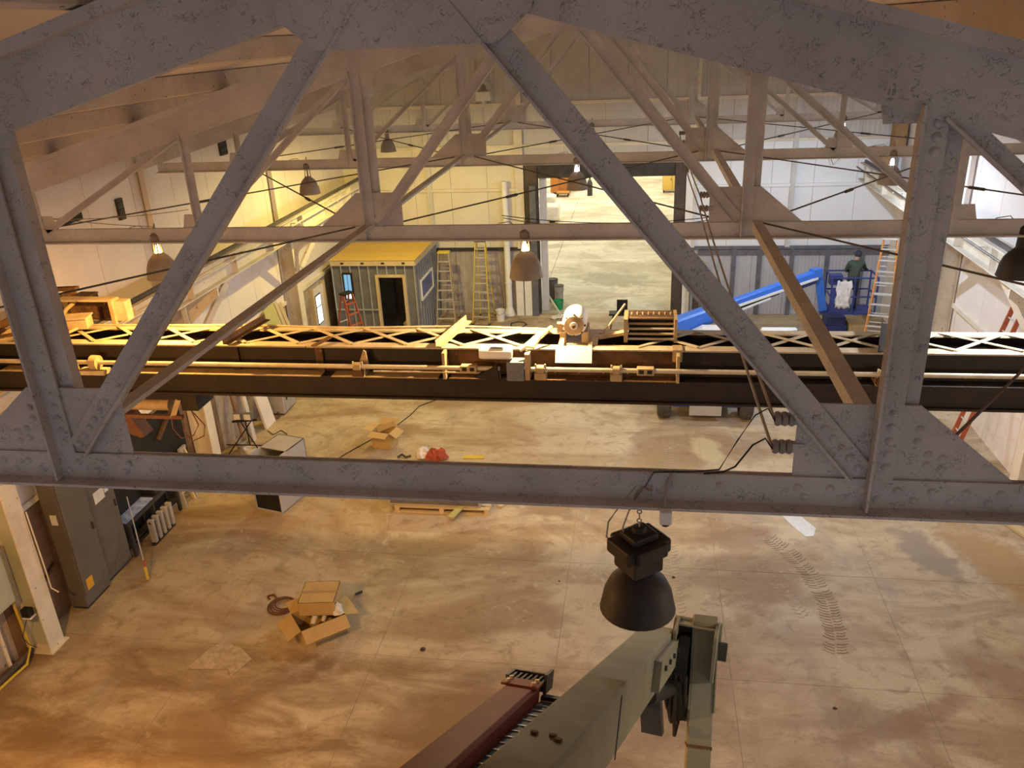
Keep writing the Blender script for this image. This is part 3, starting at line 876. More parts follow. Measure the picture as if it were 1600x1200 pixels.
def runway(x, label):
    t = thing('runway_beam', label, 'crane runway', (x, 12, 4.6))
    I = [(-0.16, 0), (0.16, 0), (0.16, 0.025), (0.012, 0.025), (0.012, 0.50), (0.16, 0.50), (0.16, 0.525), (-0.16, 0.525), (-0.16, 0.50), (-0.012, 0.50), (-0.012, 0.025), (-0.16, 0.025)]
    MB().loft((x, Y0, 4.6), (x, YF - 0.1, 4.6), I, (1, 0, 0), (0, 0, 1)).build('beam', 'runway', t)
    MB().loft((x, Y0, 5.125), (x, YF - 0.1, 5.125), [(-0.05, 0), (0.05, 0), (0.02, 0.02), (0.02, 0.05), (0.03, 0.075), (-0.03, 0.075), (-0.02, 0.05), (-0.02, 0.02)], (1, 0, 0), (0, 0, 1)).build('crane_rail', 'rail', t)
    sg = 1 if x < 0 else -1
    y = Y0 + 1
    while y < YF - 0.5:
        MB().box(x - 0.15, x + 0.15, y - 0.008, y + 0.008, 4.625, 5.10).build('stiffener', 'runway', t)
        y += 2.026
    MB().tube((x + sg * 0.26, Y0, 5.0), (x + sg * 0.26, YF - 0.2, 5.0), 0.022, 6).build('conductor_pipe', 'rail' if sg < 0 else 'runway', t)
    y = Y0 + 0.5
    while y < YF - 0.5:
        MB().box(min(x, x + sg * 0.28), max(x, x + sg * 0.28), y - 0.02, y + 0.02, 4.95, 4.975).build('pipe_clip', 'runway', t)
        y += 3.04
    return t
runway(-9.2, 'cream crane runway beam along the warm lit wall')
runway(7.06, 'pale crane runway beam along the bright white wall')

# ================================================================== high-bay lamps
BELL = [(0.055, 0.0), (0.075, -0.02), (0.12, -0.06), (0.165, -0.12), (0.195, -0.20), (0.21, -0.30), (0.218, -0.335), (0.212, -0.335), (0.203, -0.30), (0.188, -0.20), (0.158, -0.125), (0.115, -0.068), (0.07, -0.03), (0.05, -0.006)]
BULB = {}
def bulb_mat(c, on):
    key = (c, on)
    if key not in BULB:
        BULB[key] = emat('bulb_glow', c, 30.0 if on else 0.0)
        M['bulb%d' % len(BULB)] = BULB[key]
        BULB[key] = 'bulb%d' % len(BULB)
    return BULB[key]
def high_bay(x, y, label, colr, power, on=True, dark=False, ztop=6.98, big=False, neck=0.16):
    """bell lamp hung from a truss chord; neck stands open so the bulb glows above the shade"""
    t = thing('high_bay_lamp', label, 'lamp', (x, y, ztop - 0.4), group='bell-shaped high-bay lamps hung from the trusses')
    drop = 0.43 if big else 0.06
    zn = ztop - drop          # top of the bell
    mt = 'lamp_dark' if dark else 'lamp_grey'
    bl = MB().lathe([(r * (1.0 if big else 0.98), zn + h * (0.82 if big else 1.02)) for r, h in BELL], (x, y, 0), 28, closed=True).build('lamp_shade', mt, t, smooth=True)
    if big:
        ob = [(-0.12, -0.12), (0.12, -0.12), (0.12, 0.12), (-0.12, 0.12)]
        rz = Matrix.Rotation(math.radians(38), 3, 'Z')
        h = MB()
        h.cbox((x, y, zn + 0.055), (0.20, 0.20, 0.12), rz)
        h.build('ballast_lower', mt, t, bevel=0.012)
        h = MB()
        h.cbox((x, y, zn + 0.15), (0.30, 0.21, 0.09), rz)
        h.cbox((x, y, zn + 0.15), (0.21, 0.27, 0.088), rz)
        h.build('ballast_box', mt, t, bevel=0.015)
        h = MB()
        h.cbox((x, y, zn + 0.215), (0.17, 0.15, 0.05), rz)
        h.build('ballast_cap', mt, t, bevel=0.015)
        MB().lathe([(0.0001, zn + 0.275), (0.035, zn + 0.27), (0.045, zn + 0.235), (0.045, zn + 0.22)], (x, y, 0), 12).build('knob', mt, t, smooth=True)
        for k in range(6):
            z1 = zn + 0.28 + 0.028 * k
            MB().lathe([(0.012, -0.004), (0.016, 0), (0.012, 0.004), (0.008, 0)], (x, y, z1), 8, 'y' if k % 2 else 'x', True).build('chain_link', 'wire_pale', t)
        MB().path([(x - 0.02, y, ztop + 0.1), (x - 0.10, y, ztop - 0.02), (x - 0.17, y, ztop - 0.14), (x - 0.18, y, ztop - 0.24), (x - 0.13, y, zn + 0.17)], 0.006).build('cord', 'wire_pale', t)
        MB().path([(x - 0.01, y, ztop + 0.08), (x - 0.06, y - 0.02, ztop - 0.06), (x - 0.09, y - 0.02, ztop - 0.16), (x - 0.08, y, zn + 0.2)], 0.005).build('cord', 'wire_pale', t)
        MB().cbox((x + 0.02, y, ztop + 0.05), (0.05, 0.06, 0.09), Matrix.Rotation(0.5, 3, 'Y')).build('hook', 'wire_pale', t)
    else:
        for a in range(4):
            ca, sa = math.cos(a * 1.571 + 0.5), math.sin(a * 1.571 + 0.5)
            MB().bar((x + 0.058 * ca, y + 0.058 * sa, zn - 0.01), (x + 0.045 * ca, y + 0.045 * sa, zn + 0.13), 0.012, 0.012).build('neck_strut', mt, t)
        MB().lathe([(0.0001, zn + 0.27), (0.03, zn + 0.265), (0.065, zn + 0.23), (0.07, zn + 0.13), (0.0001, zn + 0.13)], (x, y, 0), 16).build('ballast_cap', mt, t, smooth=True)
        MB().path([(x, y, zn + 0.26), (x + 0.01, y + 0.02, zn + 0.38)], 0.012).build('hook', 'wire_pale', t)
        MB().path([(x - 0.05, y, zn + 0.22), (x - 0.18, y, zn + 0.36), (x - 0.32, y, zn + 0.34), (x - 0.5, y, zn + 0.20)], 0.006).build('cord', 'wire_pale', t)
    if on:
        b_ = MB().lathe([(0.0001, zn + 0.11), (0.02, zn + 0.10), (0.034, zn + 0.04), (0.05, zn - 0.06), (0.055, zn - 0.12), (0.035, zn - 0.18), (0.0001, zn - 0.2)], (x, y, 0), 12)
        if big:
            for p in b_.v:
                p.z -= 0.10
        if not neck:
            for p in b_.v:
                p.z = zn - 0.08 + (p.z - zn) * 0.6
            MB().lathe([(0.0001, zn + 0.135), (0.058, zn + 0.13), (0.062, zn - 0.012), (0.0001, zn - 0.012)], (x, y, 0), 14).build('neck_sleeve', mt, t, smooth=True)
        b_.build('bulb', bulb_mat(colr, True), t, smooth=True)
        lamp_light('lamp_light', (0, 0, (zn - 0.325) - (ztop - 0.4)), colr, power, 0.05, t)
        if neck and not big:
            lamp_light('lamp_light', (0.0, 0.0, (zn + 0.06) - (ztop - 0.4)), colr, power * neck, 0.03, t)
    return t
high_bay(0.03, YT[0] - 0.02, 'big dark bell lamp with square ballast hanging from the grey truss', WARM, 0, on=False, dark=True, big=True, ztop=7.06)
high_bay(-6.35, YT[1], 'lit orange bell lamp nearest the pale side wall, above the crane', SODIUM, P * 1.8, neck=0.22)
high_bay(-1.40, YT[1], 'lit bell lamp hanging over the crane motors', WARM, P * 1.7, neck=0.05)
high_bay(4.33, YT[1], 'dark bell lamp by the bright wall, cut off by the frame', (0.92, 0.95, 1.0), P * 0.7, dark=True, neck=0)
high_bay(-6.60, YT[2], 'unlit bell lamp with wire cage in front of the side wall vent', YELLOW, 0, on=False)
high_bay(-1.20, YT[2], 'lit bell lamp in front of the doorway header', (0.86, 0.90, 1.0), P * 1.0, neck=0.30)
high_bay(4.50, YT[2], 'lit bell lamp beside the brown boxes', HALIDE, P * 1.1, neck=0.15)
high_bay(-6.72, YT[3], 'yellowish bell lamp hanging deep under the far truss near the shed', YELLOW, P * 2.2, neck=0)
high_bay(-1.25, YT[3], 'small bell lamp above the doorway at the far truss', NEUTRAL, P * 0.5, neck=0)
high_bay(4.94, YT[3], 'bell lamp with a bright white spot at the far truss', HALIDE, P * 2.0)
# unseen lamps beside the camera; the row behind is added to light the floor
high_bay(-6.35, YT[0], 'orange bell lamp outside the frame beside the big grey truss', SODIUM, P * 3.6)
high_bay(4.6, YT[0], 'neutral bell lamp outside the frame beside the big grey truss', NEUTRAL, P * 1.0)
for k, x_ in enumerate((-6.4, -1.2, 4.3)):
    high_bay(x_, -2.13, 'unseen bell lamp added behind the camera, %s of its row' % ('first', 'second', 'third')[k], (SODIUM, WARM, NEUTRAL)[k], P * 0.4)
# lamps of the hall beyond
def hall_lamp(x, y, lab):
    t = thing('strip_light', lab, 'lamp', (x, y, 6.6), group='strip lights of the hall beyond')
    MB().box(x - 0.25, x + 0.25, y - 1.0, y + 1.0, 6.62, 6.70).build('housing', 'white_paint', t)
    M['strip'] = M.get('strip') or emat('strip_tube', (1.0, 0.90, 0.62), 9.0)
    MB().tube((x - 0.1, y - 0.95, 6.59), (x - 0.1, y + 0.95, 6.59), 0.025).build('tube', 'strip', t)
    MB().tube((x + 0.1, y - 0.95, 6.59), (x + 0.1, y + 0.95, 6.59), 0.025).build('tube', 'strip', t)
    for dx in (-0.3, 0.3):
        MB().tube((x, y + dx, 6.70), (x, y + dx, 7.0), 0.01).build('hanger', 'rod', t)
    d = bpy.data.lights.new('strip_lamp', 'AREA')
    d.shape = 'RECTANGLE'
    d.size, d.size_y = 0.45, 1.9
    d.energy = 150 if y < 45 else 420
    d.color = (1.0, 0.90, 0.62)
    o = bpy.data.objects.new('strip_lamp', d)
    col.objects.link(o)
    o.parent = t
    o.location = (0, 0, -0.05)
for k, (x_, y_) in enumerate(((-5.5, 33), (-0.5, 33), (-5.5, 41), (-0.5, 41), (-5.5, 49), (-0.5, 49), (-5.5, 56), (-0.5, 56))):
    hall_lamp(x_, y_, 'strip light in the hall beyond, %s row from the doorway, %s' % (['first', 'second', 'third', 'fourth'][k // 2], ['crate side', 'cabinet side'][k % 2]))
# ================================================================== overhead bridge crane
crane = thing('bridge_crane', 'dark riveted overhead crane bridge with laced top and drive motors', 'crane', (XC, 10.1, 5.05))
CX0, CX1 = -9.3, 7.2
def cpart(mb, name, mat, parent=crane, **k):
    return mb.build(name, mat, parent, **k)
# main members
cpart(MB().box(CX0, CX1, 9.76, 9.93, 5.685, 5.705), 'top_flange', 'crane_dust')
cpart(MB().box(CX0, CX1, 10.38, 10.53, 5.685, 5.705), 'top_flange', 'crane_dust')
cpart(MB().box(CX0, CX1, 9.83, 9.85, 5.33, 5.685), 'front_web', 'crane_dark')
cpart(MB().box(CX0, CX1, 10.44, 10.46, 5.05, 5.685), 'rear_web', 'crane_dark')
lb = cpart(MB().box(CX0, CX1, 9.66, 10.44, 5.06, 5.325), 'lower_beam', 'crane_dark')
cpart(MB().box(CX0, CX1, 9.60, 10.48, 5.03, 5.06), 'bottom_flange', 'crane_dark')
for x0, x1 in ((-8.9, -4.15), (-4.0, -2.55), (-2.40, -1.75), (-1.65, -1.35), (-1.25, 0.50)):
    cpart(MB().angle((x0, 9.62, 5.327), (x1, 9.62, 5.327), (0, 1, 0), 0.20, (0, 0, 1), 0.012, 0.010), 'ledge_angle', 'crane_tan' if x0 < -2.5 else 'crane_rust')
cpart(MB().angle((0.60, 9.62, 5.327), (7.1, 9.62, 5.327), (0, 1, 0), 0.12, (0, 0, 1), 0.012, 0.010), 'ledge_angle', 'crane_dark')
# lacing bars between the two top flanges
p_ = 0.75
k = 0
x = CX0 + 0.3
while x + p_ < CX1:
    if not (-1.35 < x + p_ / 2 < -0.35):
        zoff = 0.711
        cpart(MB().bar((x, 9.85, 5.711), (x + p_, 10.45, 5.711), 0.055, 0.010, (1, -1.2, 0)), 'lacing_bar', 'crane_dust')
        cpart(MB().bar((x, 10.45, 5.722), (x + p_, 9.85, 5.722), 0.055, 0.010, (1, 1.2, 0)), 'lacing_bar', 'crane_dust')
    x += p_
# cover between the flanges below the lacing (dark inside)
# cross arms and stiffeners
for x_, mt in ((-5.4, 'crane_rust'), (-4.2, 'crane_rust'), (-2.47, 'crane_tan'), (2.95, 'crane_dark'), (5.0, 'crane_dark')):
    m = MB()
    if x_ == -4.2:
        m.bar((x_ - 0.03, 9.70, 5.73), (x_ + 0.12, 9.98, 5.76), 0.07, 0.012, (1, 0, 0))
    else:
        m.bar((x_ - 0.06, 9.72, 5.735), (x_ + 0.18, 10.56, 5.80), 0.085, 0.012, (1, 0, 0))
        m.bar((x_ - 0.10, 9.72, 5.775), (x_ + 0.14, 10.56, 5.84), 0.012, 0.09, (1, 0, 0))
    ca = cpart(m, 'cross_arm', mt)
    if x_ < 0:
        MB().box(x_ - 0.05, x_ + 0.05, 9.79, 9.83, 5.34, 5.70).build('stiffener', 'crane_rust' if x_ > -5 else 'crane_dark', ca)
for x_ in (-3.55,):
    cpart(MB().prism([(x_ - 0.10, 5.42), (x_ + 0.06, 5.42), (x_ + 0.03, 5.66), (x_ - 0.0, 5.68)], 9.70, 9.73), 'gusset', 'crane_tan')
# plated machinery bay in the middle
cpart(MB().box(-2.44, 0.50, 9.805, 9.83, 5.335, 5.66), 'rusty_web_plate', 'crane_rust')
for x_ in (-2.46, 0.50):
    cpart(MB().box(x_ - 0.012, x_ + 0.025, 9.60, 9.84, 5.33, 5.69), 'end_plate', 'crane_tan')
cpart(MB().box(0.44, 0.56, 9.74, 9.92, 5.56, 5.72), 'end_lug', 'crane_tan')
rv = MB()
x = CX0 + 0.2
while x < CX1:
    rv.lathe([(0.0001, -0.014), (0.010, -0.012), (0.017, 0)], (x, 9.829 if not (-2.4 < x < 0.5) else 9.804, 5.375), 6, 'y')
    x += 0.31
b_ = cpart(rv, 'bolt_row', 'shaft')
b_['kind'] = 'stuff'
# travel drive shaft with couplings and bearings
cpart(MB().tube((-9.2, 9.58, 5.50), (-1.72, 9.58, 5.50), 0.030, 12), 'drive_shaft', 'shaft', smooth=True)
cpart(MB().tube((-1.40, 9.58, 5.50), (7.0, 9.58, 5.50), 0.030, 12), 'drive_shaft', 'shaft', smooth=True)
cpart(MB().tube((-3.4, 9.60, 5.43), (-1.75, 9.60, 5.43), 0.012, 8), 'thin_rod', 'shaft')
for x_ in (-2.12, 0.11):
    c_ = cpart(MB().box(x_ - 0.105, x_ + 0.105, 9.525, 9.635, 5.455, 5.545), 'coupling', 'crane_tan', bevel=0.008)
    for dx in (-0.05, 0.05):
        MB().box(x_ + dx - 0.03, x_ + dx + 0.03, 9.522, 9.53, 5.48, 5.53).build('coupling_window', 'crane_dark', c_)
for x_ in (-8.4, -3.6, -1.20, -0.25, 2.9, 5.6):
    br = cpart(MB().box(x_ - 0.075, x_ + 0.075, 9.53, 9.64, 5.37, 5.46), 'bearing_block', 'crane_tan' if abs(x_) < 2 else 'crane_rust', bevel=0.01)
    MB().lathe([(0.0301, -0.045), (0.058, -0.045), (0.058, 0.045), (0.0301, 0.045)], (x_, 9.58, 5.50), 12, 'x', True).build('bearing_cap', 'crane_tan', br, smooth=True)
    MB().box(x_ - 0.06, x_ + 0.06, 9.60, 9.84, 5.34, 5.37).build('bearing_foot', 'crane_tan', br)
    for dx in (-0.06, 0.06):
        MB().tube((x_ + dx, 9.58, 5.44), (x_ + dx, 9.58, 5.57), 0.012, 6).build('bolt', 'shaft', br)
# travel motor (white) on its dark gearbox
mo = cpart(MB().lathe([(0.0001, -0.26), (0.075, -0.255), (0.082, -0.22), (0.082, 0.13), (0.07, 0.16), (0.0001, 0.165)], (-1.72, 9.62, 5.70), 20, 'x'), 'travel_motor', 'white_paint', smooth=True)
MB().box(-1.83, -1.66, 9.575, 9.66, 5.765, 5.80).build('terminal_box', 'white_paint', mo)
MB().box(-1.82, -1.68, 9.572, 9.59, 5.775, 5.797).build('name_plate', 'motor_grey', mo)
gb = cpart(MB().box(-1.62, -1.40, 9.50, 9.68, 5.36, 5.62), 'gearbox', 'motor_grey', bevel=0.012)
MB().box(-1.39, -1.33, 9.52, 9.68, 5.37, 5.72).build('gearbox_flange', 'crane_tan', gb)
MB().path([(-1.45, 9.6, 5.74), (-1.38, 9.66, 5.78), (-1.30, 9.72, 5.74), (-1.22, 9.86, 5.84), (-1.10, 10.05, 5.90), (-1.15, 10.3, 5.80), (-1.2, 10.42, 5.73)], 0.022).build('conduit', 'crane_dust', mo)
cpart(MB().prism([(-2.05, 5.40), (-1.75, 5.56), (-1.72, 5.36)], 9.50, 9.62), 'shaft_guard', 'crane_dark')
cpart(MB().bar((-1.38, 9.86, 5.715), (-1.22, 10.44, 5.715), 0.13, 0.012, (1, 0, 0)), 'cover_strip', 'crane_dust')
# hoist motor standing on the bridge, end bell to the front
hm = cpart(MB().lathe([(0.0001, 9.93), (0.05, 9.93), (0.06, 9.955), (0.115, 9.96), (0.15, 9.99), (0.158, 10.03), (0.158, 10.34), (0.14, 10.39), (0.0001, 10.40)], (-0.80, 0, 5.955), 28, 'y'), 'hoist_motor', 'white_paint', smooth=True)
MB().lathe([(0.06, 9.935), (0.125, 9.945), (0.125, 9.965), (0.06, 9.965)], (-0.80, 0, 5.955), 24, 'y', True).build('end_bell_ring', 'crane_tan', hm, smooth=True)
MB().lathe([(0.0001, 9.90), (0.022, 9.90), (0.022, 9.94), (0.0001, 9.94)], (-0.80, 0, 5.955), 12, 'y').build('shaft_end', 'crane_rust', hm)
for a in range(8):
    an = a * math.pi / 4
    MB().lathe([(0.0001, 9.948), (0.012, 9.952), (0.012, 9.99)], (-0.80 + 0.14 * math.cos(an), 0, 5.955 + 0.14 * math.sin(an)), 6, 'y').build('bolt', 'crane_rust', hm)
for dx in (-0.15, 0.13):
    MB().box(-0.80 + dx - 0.035, -0.80 + dx + 0.045, 9.97, 10.36, 5.71, 5.86).build('foot', 'crane_tan', hm)
MB().box(-1.02, -0.95, 9.98, 10.06, 5.84, 5.97).build('terminal_box', 'crane_tan', hm)
MB().box(-1.0, -0.5, 9.92, 10.42, 5.704, 5.716).build('mounting_plate', 'crane_dust', hm)
pl = cpart(MB().bar((-0.79, 9.66, 5.56), (-0.79, 9.79, 5.74), 0.46, 0.012, (1, 0, 0)), 'white_drip_plate', 'white_paint')
for dx in (-0.16, 0.2):
    MB().bar((-0.79 + dx, 9.79, 5.70), (-0.79 + dx, 9.99, 5.78), 0.05, 0.02, (1, 0, 0)).build('plate_arm', 'crane_dust', pl)
# resistor bank
rb = cpart(MB().box(-0.17, -0.12, 10.02, 10.42, 5.71, 6.02), 'resistor_bank', 'crane_tan')
MB().box(0.46, 0.50, 10.02, 10.42, 5.71, 6.02).build('end_frame', 'crane_tan', rb)
for j in range(5):
    zz = 5.75 + 0.062 * j
    MB().tube((-0.12, 10.05 + 0.02 * j, zz), (0.46, 10.05 + 0.02 * j, zz), 0.016, 8).build('resistor_tube', 'crane_tan' if j % 2 else 'shaft', rb)
MB().box(-0.11, 0.45, 10.16, 10.18, 5.73, 6.0).build('resistor_grid', 'crane_dark', rb)
MB().box(-0.11, 0.45, 10.08, 10.42, 6.0, 6.012).build('top_cover', 'crane_rust', rb)
for j in range(8):
    MB().lathe([(0.0001, 0.04), (0.012, 0.03), (0.012, 0)], (-0.07 + 0.07 * j, 10.25, 6.012), 6).build('terminal_stud', 'crane_tan', rb)
MB().bar((-0.45, 10.3, 5.72), (-0.16, 10.42, 6.1), 0.02, 0.02).build('lever', 'shaft', rb)
MB().bar((-0.5, 10.2, 5.715), (-0.17, 10.25, 5.76), 0.10, 0.04, (0, 1, 0)).build('lead_box', 'crane_dust', rb)
# conductor cable lying along the rear flange
pts = [(x_ * 0.5, 10.50 + 0.02 * math.sin(x_ * 1.1), 5.725 + 0.012 * math.sin(x_ * 0.9)) for x_ in range(-17, -1)]
cpart(MB().path(pts, 0.014), 'cable', 'crane_dust')
# end trucks on the runway rails
for ex in (-9.2, 7.06):
    et = cpart(MB().box(ex - 0.14, ex + 0.14, 8.5, 12.3, 5.28, 5.66), 'end_truck', 'crane_dark')
    for yy in (8.85, 11.95):
        MB().lathe([(0.0001, -0.06), (0.15, -0.06), (0.17, -0.05), (0.17, 0.05), (0.15, 0.06), (0.0001, 0.06)], (ex, yy, 5.37), 20, 'x').build('truck_wheel', 'rail', et, smooth=True)
    MB().box(ex - 0.16, ex + 0.16, 8.5, 12.3, 5.66, 5.68).build('truck_top', 'crane_rust', et)
# switch gear and brackets over the end by the warm wall
sg_ = cpart(MB().box(-8.62, -7.72, 10.86, 10.90, 5.66, 6.02), 'switch_panel', 'crane_tan')
MB().box(-8.62, -7.72, 10.72, 10.90, 6.00, 6.03).build('panel_top', 'crane_dust', sg_)
MB().box(-7.76, -7.70, 10.70, 10.90, 5.66, 6.02).build('panel_side', 'crane_tan', sg_)
MB().box(-7.70, -7.52, 10.74, 10.90, 5.70, 6.00).build('side_box', 'crane_dust', sg_)
MB().box(-8.52, -7.84, 10.84, 10.862, 5.70, 5.97).build('panel_recess', 'crane_rust', sg_)
jb = cpart(MB().cbox((-8.02, 10.30, 5.83), (0.34, 0.24, 0.16), Matrix.Rotation(0.25, 3, 'Z')), 'junction_box', 'crane_tan', bevel=0.008)
MB().cbox((-8.02, 10.30, 5.915), (0.37, 0.27, 0.02), Matrix.Rotation(0.25, 3, 'Z')).build('box_lid', 'crane_dust', jb)
MB().path([(-8.15, 10.2, 5.78), (-8.4, 10.0, 5.75), (-8.62, 9.82, 5.74)], 0.035, 8).build('conduit', 'crane_dust', jb)
MB().path([(-7.95, 10.18, 5.78), (-8.12, 9.92, 5.72), (-8.22, 9.80, 5.62)], 0.022, 8).build('conduit', 'crane_tan', jb)
MB().path([(-8.35, 10.86, 6.0), (-8.45, 10.7, 5.9), (-8.5, 10.4, 5.72), (-8.75, 10.1, 5.68), (-8.9, 9.9, 5.6)], 0.03, 8).build('hose', 'crane_tan', sg_)
MB().path([(-8.4, 10.0, 5.74), (-8.42, 9.86, 5.66), (-8.4, 9.8, 5.55)], 0.015, 6).build('hose', 'crane_tan', sg_)
fr = cpart(MB().bar((-9.15, 11.0, 5.68), (-8.95, 11.1, 6.10), 0.06, 0.06), 'collector_frame', 'crane_rust')
MB().bar((-9.25, 11.0, 5.76), (-8.55, 11.1, 6.06), 0.10, 0.03).build('frame_strut', 'crane_rust', fr)
MB().bar((-8.95, 11.1, 6.08), (-8.50, 11.1, 6.10), 0.05, 0.10).build('frame_top', 'crane_rust', fr)
MB().bar((-8.72, 11.1, 6.08), (-8.66, 11.1, 5.72), 0.05, 0.05).build('frame_post', 'crane_tan', fr)
MB().bar((-9.3, 11.2, 5.70), (-8.7, 10.9, 5.70), 0.12, 0.05).build('frame_strut', 'crane_tan', fr)
MB().bar((-9.6, 10.4, 5.62), (-9.0, 10.9, 5.86), 0.16, 0.04).build('frame_strut', 'crane_rust', fr)
MB().bar((-9.5, 9.9, 5.40), (-9.05, 10.3, 5.72), 0.12, 0.05).build('frame_strut', 'crane_tan', fr)
# gear clutter on the ledge at that end
gc = cpart(MB().lathe([(0.031, -0.05), (0.10, -0.05), (0.10, 0.05), (0.031, 0.05)], (-7.35, 9.58, 5.50), 16, 'x', True), 'shaft_gear', 'crane_tan', smooth=True)
MB().box(-7.6, -7.2, 9.50, 9.66, 5.34, 5.40).build('gear_foot', 'crane_dust', gc)
MB().cbox((-7.75, 9.56, 5.40), (0.22, 0.10, 0.10), Matrix.Rotation(0.3, 3, 'Z')).build('gear_box', 'crane_tan', gc)
MB().tube((-8.0, 9.52, 5.37), (-7.7, 9.52, 5.36), 0.03, 8).build('pin', 'shaft', gc)
# hoist trolley hanging under the bridge
tr = cpart(MB().box(-7.55, -6.05, 9.70, 10.40, 4.90, 5.03), 'trolley_frame', 'crane_dark')
MB().tube((-7.45, 9.80, 4.78), (-6.52, 9.80, 4.78), 0.085, 16).build('hoist_drum', 'crane_tan', tr, smooth=True)
MB().box(-7.55, -6.30, 9.66, 9.72, 4.62, 4.67).build('guard_bar', 'crane_red', tr)
MB().bar((-6.45, 9.68, 4.64), (-6.33, 9.72, 4.90), 0.07, 0.03).build('hanger_strap', 'crane_tan', tr)
MB().prism([(-7.45, 4.62), (-7.15, 4.62), (-6.98, 4.30), (-7.05, 4.28), (-7.22, 4.34), (-7.45, 4.34)], 9.72, 9.95).build('pendant_box', 'crane_red', tr)
MB().box(-6.32, -6.08, 9.74, 10.2, 4.72, 4.90).build('trolley_gear', 'crane_dark', tr)
for k, (dx, dz) in enumerate(((0.0, 0.0), (0.16, -0.04))):
    MB().path([(-6.48 + dx, 9.7, 4.64), (-6.50 + dx, 9.7, 4.45 + dz), (-6.40 + dx, 9.7, 4.30 + dz), (-6.22 + dx, 9.72, 4.34), (-6.12 + dx * 0.6, 9.74, 4.50), (-6.2, 9.76, 4.72)], 0.009).build('cable_loop', 'crane_red', tr)
# ================================================================== wooden shed in the corner
SX0, SX1, SY0, SY1, SZ = -9.85, -7.05, 24.9, 28.1, 2.75
shed = thing('shed', 'steel stud shed with yellow plywood roof in the corner', 'shed', ((SX0 + SX1) / 2, (SY0 + SY1) / 2, 0))
rf = MB().box(SX0 - 0.05, SX1 + 0.04, SY0 - 0.05, SY1, SZ + 0.12, SZ + 0.15).build('roof', 'ply', shed)
MB().box(SX0, SX1, SY0 - 0.03, SY0 + 0.02, SZ - 0.06, SZ + 0.12).build('roof_edge', 'wood', rf)
MB().box(SX1 - 0.02, SX1 + 0.03, SY0 + 0.02, SY1, SZ - 0.06, SZ + 0.12).build('roof_edge', 'wood', rf)
for k in range(4):
    MB().box(SX0 + 0.35 + 0.68 * k, SX0 + 0.45 + 0.68 * k, SY0 - 0.045, SY0 - 0.03, SZ + 0.0, SZ + 0.05).build('joist_hole', 'black', rf)
DX_0, DX_1, DH = -8.38, -7.42, 2.30
for a, b, z0, z1 in ((SX0, DX_0, 0, SZ - 0.06), (DX_1, SX1, 0, SZ - 0.06), (DX_0, DX_1, DH, SZ - 0.06)):
    MB().box(a, b, SY0 + 0.06, SY0 + 0.08, z0, z1).build('front_sheathing', 'shed_wall', shed)
MB().box(SX1 - 0.08, SX1 - 0.06, SY0 + 0.08, 25.45, 0, SZ - 0.06).build('side_sheathing', 'shed_wall', shed)
MB().box(SX1 - 0.08, SX1 - 0.06, 27.1, SY1, 0, SZ - 0.06).build('side_sheathing', 'shed_wall', shed)
MB().box(SX1 - 0.08, SX1 - 0.06, 25.45, 27.1, 0, 1.36).build('side_sheathing', 'shed_wall', shed)
MB().box(SX1 - 0.08, SX1 - 0.06, 25.45, 27.1, 2.0, SZ - 0.06).build('side_sheathing', 'shed_wall', shed)
MB().box(SX0, SX0 + 0.02, SY0 + 0.08, SY1, 0, SZ - 0.06).build('back_sheathing', 'shed_wall', shed)
MB().box(SX0, SX1 - 0.08, SY1 - 0.02, SY1, 0, SZ - 0.06).build('back_sheathing', 'shed_wall', shed)
MB().box(SX0 + 0.02, SX1 - 0.08, SY0 + 0.08, SY1 - 0.02, 0.0, 0.02).build('shed_floor', 'shed_in', shed)
x = SX0
while x < SX1:
    z1 = SZ - 0.06
    if not (DX_0 - 0.02 < x < DX_1):
        MB().box(x, x + 0.035, SY0, SY0 + 0.06, 0, z1).build('stud', 'galv', shed)
    else:
        MB().box(x, x + 0.035, SY0, SY0 + 0.06, DH + 0.06, z1).build('stud', 'galv', shed)
    x += 0.305
y = SY0 + 0.08
while y < SY1 - 0.1:
    if 25.45 < y < 27.05:
        MB().box(SX1 - 0.06, SX1, y, y + 0.035, 0, 1.34).build('stud', 'galv', shed)
        MB().box(SX1 - 0.06, SX1, y, y + 0.035, 2.04, SZ - 0.06).build('stud', 'galv', shed)
    else:
        MB().box(SX1 - 0.06, SX1, y, y + 0.035, 0, SZ - 0.06).build('stud', 'galv', shed)
    y += 0.305
MB().box(SX0, DX_0, SY0 - 0.005, SY0 + 0.06, 1.18, 1.22).build('noggin', 'galv', shed)
df = MB().box(DX_0 - 0.02, DX_0 + 0.07, SY0 - 0.02, SY0 + 0.10, 0, DH).build('door_frame', 'wood', shed)
MB().box(DX_1 - 0.07, DX_1 + 0.02, SY0 - 0.02, SY0 + 0.10, 0, DH).build('frame_post', 'wood', df)
MB().box(DX_0 - 0.02, DX_1 + 0.02, SY0 - 0.02, SY0 + 0.10, DH, DH + 0.08).build('frame_head', 'wood', df)
wf = MB().box(SX1 - 0.05, SX1 + 0.02, 25.45, 27.1, 1.34, 1.40).build('window_frame', 'white_paint', shed)
MB().box(SX1 - 0.05, SX1 + 0.02, 25.45, 27.1, 1.98, 2.04).build('frame_rail', 'white_paint', wf)
MB().box(SX1 - 0.05, SX1 + 0.02, 25.45, 25.52, 1.40, 1.98).build('frame_stile', 'white_paint', wf)
MB().box(SX1 - 0.05, SX1 + 0.02, 27.03, 27.1, 1.40, 1.98).build('frame_stile', 'white_paint', wf)
MB().box(SX1 - 0.03, SX1 - 0.02, 25.52, 27.03, 1.40, 1.98).build('pane', 'glass_dark', wf)
